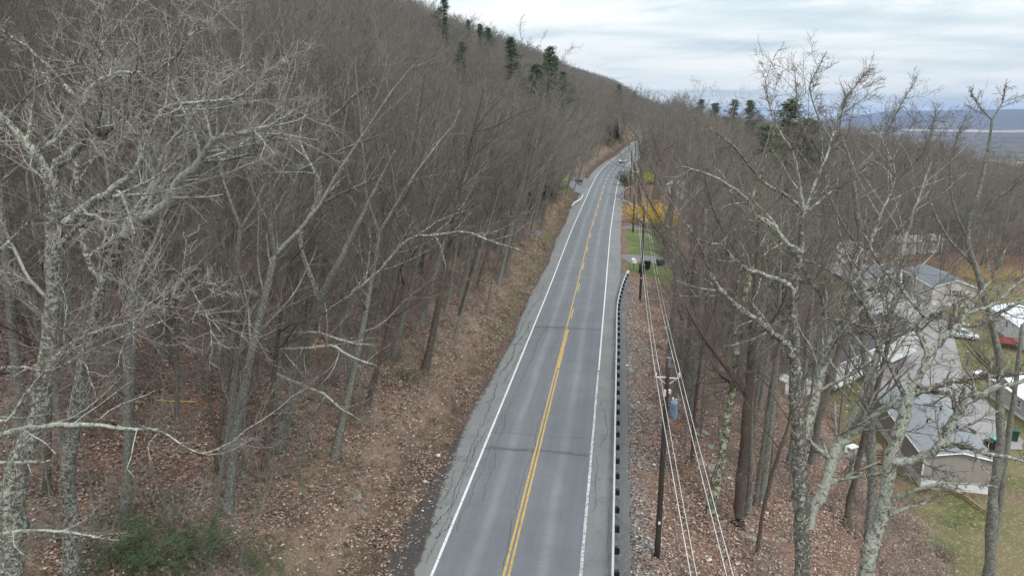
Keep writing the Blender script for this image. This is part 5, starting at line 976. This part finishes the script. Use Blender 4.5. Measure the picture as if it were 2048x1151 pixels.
def house(name, corner, heading, W, L, label, cat='mobile home', wall=(.4, .36, .33), roofc=(.2, .21, .22), metal=False, wh=2.5, sk=.8, rise=.9, skirt=WHITE, trims=True, windows=(), eave=.25, low=0.0):
    """corner = front-left ground corner; the long axis runs along heading (clockwise from +Y)"""
    root = empty(name, corner, -heading, label, cat); z0 = -low
    MB().box((W / 2, L / 2, (z0 + sk) / 2), (W - .06, L - .06, sk - z0)).build('skirting', skirt, root)
    V = [(0, 0, sk), (W, 0, sk), (W, 0, sk + wh), (W / 2, 0, sk + wh + rise), (0, 0, sk + wh)]; V = V + [(x, L, z) for x, y, z in V]
    MB().add(V, [(0, 1, 2, 3, 4), (9, 8, 7, 6, 5), (0, 5, 6, 1), (1, 6, 7, 2), (4, 9, 5, 0)]).build('wall', siding(name + '_siding', wall), root)
    rm = simple(name + '_metal_roof', roofc, .45, .07, .8, .4, 0, tuple(q * .75 for q in roofc)) if metal else shingle(name + '_shingles', roofc)
    h = sk + wh; e = eave; de = rise / (W / 2) * e
    for s in (0, 1):
        a = [(-e, -e, h - de), (W / 2, -e, h + rise), (W / 2, L + e, h + rise), (-e, L + e, h - de)]
        if s: a = [(W - x, y, z) for x, y, z in a][::-1]
        V = [(x, y, z + .02) for x, y, z in a] + [(x, y, z + .13) for x, y, z in a]
        MB().add(V, [(3, 2, 1, 0), (4, 5, 6, 7), (0, 1, 5, 4), (1, 2, 6, 5), (2, 3, 7, 6), (3, 0, 4, 7)]).build('roof', rm, root)
    if trims:
        for x in (-.02, W + .02): MB().box((x, -.02, sk + wh / 2), (.12, .12, wh)).build('corner_trim', WHITE, root)
        for s in (-1, 1):
            x0, x1 = W / 2, W / 2 + s * (W / 2 + e); MB().tube([(x0, -e - .02, h + rise + .10), (x1, -e - .02, h - de + .10)], .07, 4).build('rake_board', WHITE, root)
            MB().tube([(x1, -e, h - de + .06), (x1, L + e, h - de + .06)], .075, 4).build('gutter', WHITE, root)
    for (face, u, zc_, ww, hh, sh) in windows:      # face: 'f' front gable, 'l' left long side, 'r' right
        if face == 'f': c = lambda du, dn: (u + du, -dn, 0)
        elif face == 'l': c = lambda du, dn: (-dn, u + du, 0)
        else: c = lambda du, dn: (W + dn, u + du, 0)
        sz = lambda a, b, t_: (a, t_, b) if face == 'f' else (t_, a, b)
        z = sk + zc_; wf = MB(); p = lambda du, dz, dn: tuple(np.array(c(du, dn)) + np.array([0, 0, z + dz]))
        wf.box(p(0, hh / 2, .03), sz(ww + .12, .07, .08)).box(p(0, -hh / 2, .03), sz(ww + .12, .07, .08)).box(p(-ww / 2, 0, .03), sz(.07, hh - .07, .08)).box(p(ww / 2, 0, .03), sz(.07, hh - .07, .08)).box(p(0, 0, .025), sz(ww - .07, .04, .05))
        f = wf.build('window', WHITE, root); MB().box(p(0, 0, .008), sz(ww - .06, hh - .06, .014)).build('pane', GLASS, f)
        if sh:
            for s in (-1, 1): MB().box(p(s * (ww / 2 + .22), 0, .03), sz(.3, hh + .1, .04)).build('shutter', SHUTTER, root)
    return root
cA = np.array([39.4, 60.2, -12.95])
hA = house('grey_home', cA, .20, 6.2, 16.5, 'grey home at bottom right with a plain shingled roof and white skirting', wall=(.36, .325, .30), roofc=(.235, .245, .26), sk=1.0, wh=2.45, rise=.6)
MB().tube([(1.9, 5.5, 4.55), (1.9, 5.5, 4.9), (2.2, 5.5, 5.0)], .09, 8).build('roof_vent', BLACK, hA); MB().tube([(4.3, 4.5, 4.6), (4.3, 4.5, 4.95)], .10, 8).build('roof_vent', BLACK, hA)
MB().tube([(4.6, 9.5, 4.4), (4.6, 9.5, 4.75)], .09, 8).build('roof_vent', BLACK, hA)
hB = house('long_home', (36.0, 86.3, -11.25), .90, 7.0, 23.5, 'long pale home with a dark roof behind the brown trunks on the slope', wall=(.62, .62, .61), roofc=(.085, .08, .082), sk=.9, wh=2.6, rise=1.2, windows=(('r', 5, 1.5, 1.0, 1.1, 0), ('r', 13, 1.5, 1.2, 1.1, 0), ('f', 3.5, 1.5, .9, 1.0, 0)))
hC = house('cream_home', (78.2, 124.5, -12.5), .16, 7.4, 15, 'cream gabled home with dark shutters at the upper right', wall=(.56, .53, .47), roofc=(.17, .18, .20), sk=1.1, wh=2.5, rise=1.3, windows=(('f', 3.8, 1.45, 1.3, 1.3, 1), ('l', 4, 1.5, .9, 1.0, 0), ('l', 10, 1.5, .9, 1.0, 0)))
hD = house('white_roofed_home', (77.4, 98.0, -12.75), .26, 6.2, 16, 'white home with a white metal roof and red deck at the right edge', wall=(.70, .71, .72), roofc=(.60, .63, .66), metal=True, sk=.7, wh=2.4, rise=.8, windows=(('l', 4, 1.4, .9, 1.0, 0), ('l', 9, 1.4, .9, 1.0, 0)))
dk = MB()
for i in range(10): dk.box((-1.9 + .16 * 0, 2.0 + .32 * i, 1.0), (2.6, .28, .04))
dk.build('deck_floor', REDWOOD, hD); rl = MB().box((-3.1, 3.5, 1.95), (.07, 3.4, .07)).box((-1.9, 1.85, 1.95), (2.4, .07, .07))
for i in range(12): rl.box((-3.1, 1.9 + .29 * i, 1.45), (.04, .04, .9))
for i in range(8): rl.box((-3.0 + .3 * i, 1.85, 1.45), (.04, .04, .9))
rl.build('deck_railing', REDWOOD, hD)
hE = house('low_white_home', (59.9, 70.5, -12.95), .10, 5.6, 12.5, 'low home with a bright white roof at the right edge above the green bin', wall=(.42, .42, .38), roofc=(.66, .70, .73), metal=True, sk=.4, wh=2.1, rise=.5, windows=(('l', 2.5, 1.2, 1.2, .9, 0), ('l', 6.5, 1.2, 1.2, .9, 0)))
for nm, P, hd, W, L, lab, wc, rcx in [('far_home', (70, 160), .9, 6.5, 14, 'pale home glimpsed through the trees left of the park lane', (.6, .6, .58), (.42, .43, .45)), ('far_home', (92, 172), 1.2, 6.5, 15, 'far pale home behind the crowns of the large double tree', (.62, .6, .57), (.5, .5, .5)),
        ('far_home', (50, 138), .7, 6.2, 12, 'white home hidden behind trunks right of the lawn', (.66, .66, .66), (.40, .40, .42)), ('far_home', (69, 132), .5, 6.2, 13, 'home with grey shingles left of the cream gabled home', (.5, .48, .45), (.23, .24, .27)),
        ('far_home', (126, 158), .4, 7, 15, 'farthest home at the right beyond the yellow bushes', (.6, .6, .6), (.45, .46, .48))]:
    house(nm, (P[0], P[1], float(ground(*P)) - .2), hd, W, L, lab, wall=wc, roofc=rcx, windows=(('f', 3, 1.4, 1.1, 1.1, 0), ('l', 4, 1.4, 1.0, 1.0, 0), ('l', 9, 1.4, 1.0, 1.0, 0)), low=1.0)
far_house = house('hillside_house', (float(H(1345, 392)[0]) - 1, float(H(1345, 392)[1]) + 3, 1.2), .3, 5, 9, 'small white building seen between trunks above the forsythia', cat='house', wall=(.7, .7, .7), roofc=(.6, .6, .6), metal=True, wh=2.3, sk=.3, low=1.5, windows=(('f', 1.5, 1.3, .8, 1, 0), ('f', 3.4, 1.3, .8, 1, 0)))
# steps and small things by the grey home
st = empty('wooden_steps', (37.6, 64.9, -12.9), -.2, 'brown wooden porch steps beside the grey home', 'steps')
for i in range(5): MB().box((.25 - .0, .28 * i, .2 + .2 * i), (1.3, .27, .05)).build('tread', WOODY, st)
for s in (-.62, .62):
    MB().box((.25 + s, .55, .42), (.06, 1.5, .2), tilt=.62).build('stringer', WOODY, st); MB().box((.25 + s, .55, 1.4), (.07, 1.5, .07), tilt=.62).box((.25 + s, -.1, .75), (.07, .07, .95)).box((.25 + s, 1.15, 1.4), (.07, .07, 1.3)).build('handrail', WOODY, st)
MB().box((.25, 1.9, 1.05), (1.5, 1.5, .06)).box((-.4, 1.3, .5), (.1, .1, 1.0)).box((.9, 1.3, .5), (.1, .1, 1.0)).box((-.4, 2.5, .5), (.1, .1, 1.0)).build('landing', WOODY, st)
def bin_(P, rot, label, m=CANGREEN, lid=None, s=1.0, fallen=False):
    r0 = empty('wheeled_bin', P, rot, label, 'bin'); r0.scale = (s,) * 3
    if fallen: r0.rotation_euler = (1.45, 0, rot); r0.location[2] += .3
    MB().box((0, 0, .52), (.50, .56, .92), taper=1.16).build('body', m, r0, bevel=.03); MB().box((0, 0, 1.03), (.64, .72, .07), taper=.9).box((0, .38, 1.0), (.4, .06, .05)).build('lid', lid or m, r0, bevel=.02)
    for x in (-.27, .27): MB().tube([(x - .03, .26, .12), (x + .03, .26, .12)], .12, 12).build('wheel', BLACK, r0)
G = lambda x, y: np.array([x, y, float(ground(x, y))])
bin_(G(74.2, 115.5), .3, 'green wheeled bin on the lawn behind the white sedan', s=1.15); bin_(G(73.2, 115.9), .1, 'dark bin beside the green one behind the white sedan', BLACK)
bin_(G(55.6, 70.4), -.4, 'tall dark green wheeled bin below the low white-roofed home', s=1.25)
bin_(G(50.9, 67.7), .6, 'black bin at the corner of the grey home', BLACK, s=1.2); bin_(G(52.0, 68.4), .2, 'bin with a teal lid at the corner of the grey home', BLACK, CANTEAL, 1.2)
bin_(H(1284, 547), .2, 'black wheeled bin at the mouth of the upper driveway, nearest the mailbox', BLACK, s=1.3); bin_(H(1294, 538), .5, 'second black wheeled bin by the upper driveway', BLACK, s=1.2); bin_(H(1312, 530) + np.array([0, 0, .1]), 1.2, 'black wheeled bin lying on its side by the driveway', BLACK, s=1.2, fallen=True)
o = MB().tube([(0, 0, .02), (0, 0, .14), (0, 0, .22)], [.95, .92, .5], 24).build('ring', BLACK, None, H(1933, 862), smooth=False); o.name = 'round_cover'; tag(o, 'flat black round cover lying on the lane behind the grey home', 'cover')
ac = empty('garden_chest', H(1955, 755), .3, 'pale grey box on the grass behind the low white home', 'box'); MB().box((0, 0, .4), (1.7, .8, .8)).build('body', STEEL, ac, bevel=.04); MB().box((0, 0, .84), (1.8, .9, .08)).build('lid', PLASTICW, ac, bevel=.02)
sh = empty('garden_figure', H(1934, 730), 0, 'small dark garden ornament on the lawn in front of the white sedan', 'ornament'); MB().tube([(0, 0, 0), (0, 0, .9), (.1, 0, 1.6)], [.16, .10, .06], 8).build('stem', SHUTTER, sh); MB().tube([(-.4, 0, 1.1), (0, 0, 1.5), (.5, 0, 1.75)], [.05, .14, .05], 8).build('wing', SHUTTER, sh)
tg = empty('lawn_tub', H(1738, 912), 0, 'blue plastic tub on the patio', 'tub'); MB().tube([(0, 0, .05), (0, 0, .45)], [.3, .38], 14, cap=True).build('tub_wall', BLUEP, tg)
tb_ = empty('patio_table', H(1703, 905), .4, 'white plastic table on the patio', 'table'); MB().box((0, 0, .74), (1.3, .9, .05)).build('table_top', PLASTICW, tb_, bevel=.02)
for a in (-.55, .55):
    for b in (-.35, .35): MB().box((a, b, .36), (.06, .06, .72)).build('leg', PLASTICW, tb_)
for k, (a, b) in enumerate([(1690, 910), (1716, 917)]):
    ch = empty('patio_chair', H(a, b), k * 2.0, ['white plastic chair left of the patio table', 'white plastic chair in front of the patio table'][k], 'chair'); MB().box((0, 0, .43), (.5, .5, .04)).build('seat', PLASTICW, ch); MB().box((0, .24, .7), (.5, .05, .5)).build('backrest', PLASTICW, ch)
    for x in (-.2, .2):
        for y in (-.2, .2): MB().box((x, y, .21), (.05, .05, .42)).build('leg', PLASTICW, ch)
gr = empty('grill', H(1728, 888), .5, 'black kettle grill on the grass beside the steps', 'grill'); MB().tube([(0, 0, .55), (0, 0, .7), (0, 0, .85), (0, 0, 1.0)], [.16, .32, .32, .12], 14).build('bowl', BLACK, gr, smooth=True)
for k in range(3): MB().tube([(.1 * cos(k * 2.1), .1 * sin(k * 2.1), .6), (.3 * cos(k * 2.1), .3 * sin(k * 2.1), 0)], .02, 6).build('leg', BLACK, gr)
# white tent-like covers in the yard of the long home
for k, (a, b) in enumerate([(1573, 785), (1604, 788)]):
    tp = empty('yard_shed', H(a, b), .3 + k * .3, ['small white-topped shed behind the double-stemmed tree, left', 'small white-topped shed behind the double-stemmed tree, right'][k], 'shed'); MB().box((0, 0, .8), (1.5, 1.2, 1.6)).build('wall', CREAM, tp)
    MB().add([(-.9, -.75, 1.6), (.9, -.75, 1.6), (.9, .75, 1.6), (-.9, .75, 1.6), (0, -.75, 2.15), (0, .75, 2.15)], [(3, 2, 1, 0), (0, 1, 4), (2, 3, 5), (1, 2, 5, 4), (3, 0, 4, 5)]).build('roof', PLASTICW, tp)

# ------------------------------------------------------------------ vehicles
def car(P, rot, paint, label, suv=False, name='car'):
    root = empty(name, P, rot, label, 'car'); L, W, Hh = 4.7, 1.82, (1.65 if suv else 1.44)
    st_ = np.array([-2.35, -2.25, -1.9, -1.2, -.6, 0, .7, 1.3, 1.9, 2.22, 2.35]); top = np.array([.62, .74, .80, .92, .98, .98, .97, .98, .96, .92, .70]) + (.12 if suv else 0)
    hw = np.array([.70, .80, .87, .90, .91, .91, .91, .90, .88, .82, .74]); bot = np.array([.34, .24, .22, .2, .2, .2, .2, .2, .24, .28, .38]); V = []; k = 10
    for x, tp, h_, bt in zip(st_, top, hw, bot):
        for a, b in [(-.92, 0), (-1, .25), (-1, .62), (-.93, .88), (-.78, 1), (.78, 1), (.93, .88), (1, .62), (1, .25), (.92, 0)]: V.append((a * h_, x, bt + (tp - bt) * b))
    n = len(st_); Fc = [(i * k + j, (i + 1) * k + j, (i + 1) * k + (j + 1) % k, i * k + (j + 1) % k) for i in range(n - 1) for j in range(k)] + [tuple(range(k)), tuple((n - 1) * k + j for j in range(k))[::-1]]
    MB().add(V, Fc).build('body', paint, root, smooth=True)
    b = .95 + (.12 if suv else 0); g0, g1, r0_, r1_ = (-1.15, 1.85, -.35, 1.15) if not suv else (-1.2, 2.2, -.45, 1.9); hg = [(g0, b), (r0_, Hh), (r1_, Hh - .03), (g1, b)]
    V = [(s * (.80 if z < 1.2 else .62), y, z) for s in (-1, 1) for y, z in hg]
    MB().add(V, [(0, 1, 2, 3), (7, 6, 5, 4), (0, 4, 5, 1), (1, 5, 6, 2), (2, 6, 7, 3)]).build('window_glass', GLASS, root)
    MB().box((0, (r0_ + r1_) / 2, Hh), (1.22, r1_ - r0_ + .1, .04)).build('roof', paint, root, bevel=.015)
    for s in (-1, 1):
        pm = MB()
        for (a, b_), (c, d) in [((g0, b), (r0_, Hh)), ((r1_, Hh - .02), (g1, b)), (((g0 + g1) / 2, b), ((r0_ + r1_) / 2, Hh))]: pm.tube([(s * .80, a, b_) if b_ < 1.2 else (s * .62, a, b_), (s * .80, c, d) if d < 1.2 else (s * .62, c, d)], .035, 5)
        pm.build('pillar', paint, root); MB().box((s * .98, -.75, .98), (.18, .1, .12)).build('mirror', paint, root, bevel=.02)
        for y in (-1.45, 1.4):
            wl = MB().tube([(s * .70, y, .33), (s * .92, y, .33)], .335, 20).build('wheel', TYRE, root); MB().tube([(s * .915, y, .33), (s * .935, y, .33)], .2, 14).build('rim', STEEL, wl)
        MB().box((s * .62, -2.27, .64), (.34, .1, .13)).build('headlight', GLASS, root, bevel=.02); MB().box((s * .64, 2.29, .76), (.30, .08, .13)).build('taillight', REDWOOD, root, bevel=.02)
    MB().box((0, -2.33, .42), (1.1, .08, .18)).build('grille', BLACK, root)
    return root
P = H(1245, 326); car(P * [1, 1, 0] + [0, 0, float(rz(P[1])) + .02], -.5, CARWHITE, 'pale car on the road ahead, just before the bend')
car(H(1922, 676) + [0, 0, .06], 1.15, CARWHITE, 'white sedan parked on the grass by the park lane')
car(H(1708, 606) + [0, 0, .1], .4, simple('car_paint_maroon', (.07, .02, .02), .3), 'dark maroon car standing near the end of the long dark-roofed home', True)
car(G(92, 150) + [0, 0, .05], .9, CARSILVER, 'silver car standing among the far pale homes')
car(G(64, 118) + [0, 0, .08], 2.2, CARWHITE, 'white car parked at the near edge of the park lane beyond the long home')
car(G(80, 140) + [0, 0, .05], .3, simple('car_paint_blue', (.05, .08, .14), .3), 'dark blue car parked behind the cream gabled home', True)
# dark pile / trailer beside the lay-by
tr = empty('utility_trailer', H(1157, 368) + [0, 0, .1], -.3, 'small dark trailer parked in the left lay-by', 'trailer')
MB().box((0, 0, .75), (2.0, 2.3, .5), taper=1.03).build('bed', BLACK, tr, bevel=.04); MB().box((-.1, .1, 1.1), (1.5, 1.6, .35), taper=.6).build('tarpaulin', CABLE, tr, bevel=.1)
for s in (-1.05, 1.05): MB().tube([(s - .08, 0, .34), (s + .08, 0, .34)], .34, 16).build('wheel', TYRE, tr)
MB().tube([(1.0, -.6, .6), (1.9, -.9, .55)], .04, 6).build('drawbar', STEEL, tr)

# ------------------------------------------------------------------ sign, mailbox, rocks, litter
sg = empty('road_sign', H(1076, 505), .12, 'dark striped sign on a thin post among the dead grass left of the road', 'sign')
MB().box((0, 0, 1.4), (.07, .06, 3.0)).build('post', CABLE, sg); b = 3.0
MB().add([(x * .78, y, b + z * .62) for y in (-.07, -.035) for x, z in ((-1, .1), (-.55, .95), (.5, 1.0), (1, .1), (.2, -1), (-.2, -1))], [(5, 4, 3, 2, 1, 0), (6, 7, 8, 9, 10, 11)] + [(i, (i + 1) % 6, 6 + (i + 1) % 6, 6 + i) for i in range(6)]).build('panel', SHUTTER, sg)
for z, w_ in ((.38, .9), (.05, 1.3), (-.28, .7)): MB().box((0, -.078, b + z), (w_, .012, .11)).build('stripe', STEEL, sg)
mb = empty('mailbox', H(1267, 541), .1, 'white mailbox on a post at the end of the long guardrail', 'mailbox'); MB().box((0, 0, .45), (.1, .1, 1.3)).build('post', WOODY, mb)
A = np.linspace(0, pi, 9); pr = [(.30 * cos(a), .22 + .30 * sin(a)) for a in A] + [(-.30, -.1), (.30, -.1)]
MB().add([(x, y, 1.25 + z) for y in (-.5, .5) for x, z in pr], [tuple(range(11)), tuple(range(11, 22))[::-1]] + [(i, 11 + i, 11 + (i + 1) % 11, (i + 1) % 11) for i in range(11)]).build('box', PLASTICW, mb); MB().box((.32, .1, 1.5), (.02, .05, .3)).build('flag', REDWOOD, mb)
def rockmesh(seed, fl=.5, sharp=.35):
    r = np.random.default_rng(seed); import bmesh
    bm = bmesh.new(); bmesh.ops.create_icosphere(bm, subdivisions=3, radius=.5); ax = [nrm(r.normal(0, 1, 3)) for _ in range(9)]; cut = .26 + .2 * r.random(9)
    for v in bm.verts:
        p = np.array(v.co)
        for a, c in zip(ax, cut):
            q = p @ a
            if q > c: p = p - a * (q - c) * .92
        p = p * (1 + r.normal(0, .012)); v.co = (p[0], p[1], p[2] * fl)
    me = bpy.data.meshes.new('rock'); bm.to_mesh(me); bm.free(); return me
RK = [rockmesh(i, [.55, .4, .7, .3][i % 4]) for i in range(8)]
for me in RK: me.materials.append(ROCK)
for k, (a, b, sx_, sy_, sz_, rt, lab) in enumerate([(1421, 938, 2.0, 1.5, 1.5, .3, 'largest pale grey boulder on the right slope beside the wires'), (1384, 912, 1.0, .8, .9, 1.0, 'light angular boulder just left of the largest one'), (1399, 922, .9, 1.3, .8, .4, 'tilted slab between the two pale boulders'), (1362, 916, 1.1, .8, .6, 2.0, 'low grey rock at the left end of the boulder row'), (1420, 892, 1.2, .8, .6, .8, 'mossy flat rock above the largest boulder'),
    (1480, 1066, 2.4, .7, .5, -.5, 'long grey slab below the straight brown trunk'), (1562, 1078, .8, .6, .4, .2, 'pale stone on the leaves left of the double-stemmed tree'), (1385, 865, 1.9, .55, .45, -.6, 'long narrow slab upslope of the boulders'), (1403, 862, 1.8, .5, .45, -.7, 'second narrow slab beside the first, upslope of the boulders'),
    (1325, 655, 2.2, 1.4, 1.2, .9, 'pale rock ledge under the wires, upper part'), (1338, 672, 1.8, 1.2, 1.1, .2, 'pale rock ledge under the wires, lower part'), (1358, 665, 2.0, .9, .8, 1.4, 'rock slab right of the pale ledge'), (1300, 812, .9, .6, .4, .7, 'flat stone half buried in leaves below the nearest pole top'), (712, 985, .55, 2.0, .5, .35, 'long pale slab lying on the left bank'), (728, 1012, .5, .4, .3, .2, 'small pale stone just below the slab on the left bank'),
    (30, 735, 2.2, 1.0, 1.1, 1.4, 'pale boulder in the wood at the left edge'), (1068, 543, 1.5, .7, .5, 1.2, 'white stone at the lower end of the row on the left verge'), (1050, 546, 1.1, .5, .4, 1.4, 'broken white stone at the foot of the bank'), (1300, 360, 1.5, 1, .8, 0, 'rock near the lime yellow bush'), (855, 905, .35, .3, .2, 0, 'white pebble at the edge of the leaf bank')]):
    P, t = hit(a, b); o = link('rock', RK[k % 8], (), None, P - [0, 0, .12 * sz_]); o.scale = (sx_, sy_, sz_ * 1.2); o.rotation_euler = (0, .1, rt); tag(o, lab, 'rock')
    if 'white' in lab or 'pale rock' in lab: pass
LT = [rockmesh(20 + i, .5) for i in range(3)]; LITM = simple('white_litter', (.66, .65, .62), .7, .1)
for me in LT: me.materials.append(LITM)
rl_ = np.random.default_rng(77); LP = []
for (a0, b0, a1, b1, n) in [(1030, 495, 1080, 560, 20), (1230, 560, 1330, 1100, 26), (1400, 800, 1560, 1130, 22), (1540, 740, 1720, 830, 46), (1880, 700, 2048, 960, 30), (850, 900, 960, 1080, 6), (1560, 1000, 1700, 1060, 6), (0, 700, 480, 1100, 12)]:
    for _ in range(n): LP.append(hit(a0 + (a1 - a0) * rl_.random(), b0 + (b1 - b0) * rl_.random())[0])
scatter('litter', np.array(LP), rl_.random(len(LP)) * 6.28, .10 + .30 * rl_.random(len(LP)) ** 2, rl_.integers(0, 3, len(LP)), [[m] for m in LT])
q = np.random.default_rng(78); gx_ = 6.1 + 3.0 * q.random(2600) ** 1.6; gy = 20 + 76 * q.random(2600); X = cx(gy) + gx_ / .985
SM = [rockmesh(40 + i, .6) for i in range(3)]
for me in SM: me.materials.append(simple('gravel_stone', (.21, .195, .18), .95, .5, 3.0))
scatter('gravel', np.column_stack([X, gy, ground(X, gy)]), q.random(2600) * 6.28, .04 + .20 * q.random(2600) ** 3, q.integers(0, 3, 2600), [[m] for m in SM])
gx_ = 5.2 + 1.5 * q.random(2400); gy = 24 + 100 * q.random(2400); X = cx(gy) - gx_ / .985
Zg = np.maximum(ground(X, gy), np.where(gx_ < 5.7, rz(gy) - .075, -9)); scatter('road_grit', np.column_stack([X, gy, Zg]), q.random(2400) * 6.28, .03 + .13 * q.random(2400) ** 3, q.integers(0, 3, 2400), [[m] for m in SM])
# fallen limbs
def limb_on_ground(pp, label, w0=.12, m=BARK_BROWN, up=.15):
    P = np.array([H(a, b) + [0, 0, up] for a, b in pp]); Q = catmull(P, 5) - P[0]; tb = TB(); R = np.linspace(w0, w0 * .35, len(Q)); tb.add(Q[None], R[None], 8)
    r = np.random.default_rng(int(pp[0][0])); L = np.array([np.linalg.norm(np.diff(Q, axis=0), axis=1).sum()]); ii = np.linspace(0, len(Q) - 1, 8); PP = np.stack([np.interp(ii, np.arange(len(Q)), Q[:, j]) for j in range(3)], 1)[None]
    fine(r, tb, PP, np.interp(ii, np.arange(len(Q)), R)[None], L, [dict(m=5, ang=40, lf=.3, rmin=.02, k=4, wob=.12, up=.05, s=4, mat=0, t0=.4)])
    o = link('fallen_branch', tb.mesh('fallen_branch', (m, TWIG)), (), None, P[0]); tag(o, label, 'branch')
limb_on_ground([(1836, 985), (1872, 978), (1920, 995), (1955, 1018), (1990, 1040)], 'long barkless fallen branch in front of the grey home', .20, simple('dead_wood', (.34, .23, .17), .9, .3, 5.0), .35)
limb_on_ground([(1380, 815), (1410, 830), (1445, 838)], 'dark fallen log across the slope near the transformer pole', .18)
limb_on_ground([(340, 1040), (420, 1000), (470, 985)], 'rotten branch on the leaves at the bottom left', .09); limb_on_ground([(600, 795), (660, 812), (700, 820)], 'thin fallen trunk at the foot of the left bank', .08)
limb_on_ground([(1075, 470), (1092, 500), (1085, 520)], 'dead stick in the grass beside the striped sign', .08); limb_on_ground([(215, 800), (262, 800), (310, 806)], 'dark fallen trunk inside the left wood', .22)
yb = MB().tube([H(314, 831) + [0, 0, .9], H(355, 832) + [0, 0, .85], H(398, 832) + [0, 0, .9]], .03, 8).build('yellow_tape', YPAINT, None); tag(yb, 'thin yellow strip stretched level between trunks in the left wood', 'tape')

# ------------------------------------------------------------------ air
def haze(density=5.0e-5):
    m, t = mat('haze'); v = N(t, 'ShaderNodeVolumePrincipled', {'Color': (.42, .60, 1, 1), 'Density': density, 'Anisotropy': .2}); N(t, 'ShaderNodeOutputMaterial', {1: v.outputs[0]})
    z0, z1 = float(GZ.min()) - 1.5, float(GZ.max()) + 35
    o = MB().box((0, 5000, (z0 + z1) / 2), (40000, 25000, z1 - z0)).build('haze', m, None); o['kind'] = 'stuff'; return o
haze()
print('script done', len(bpy.data.objects))
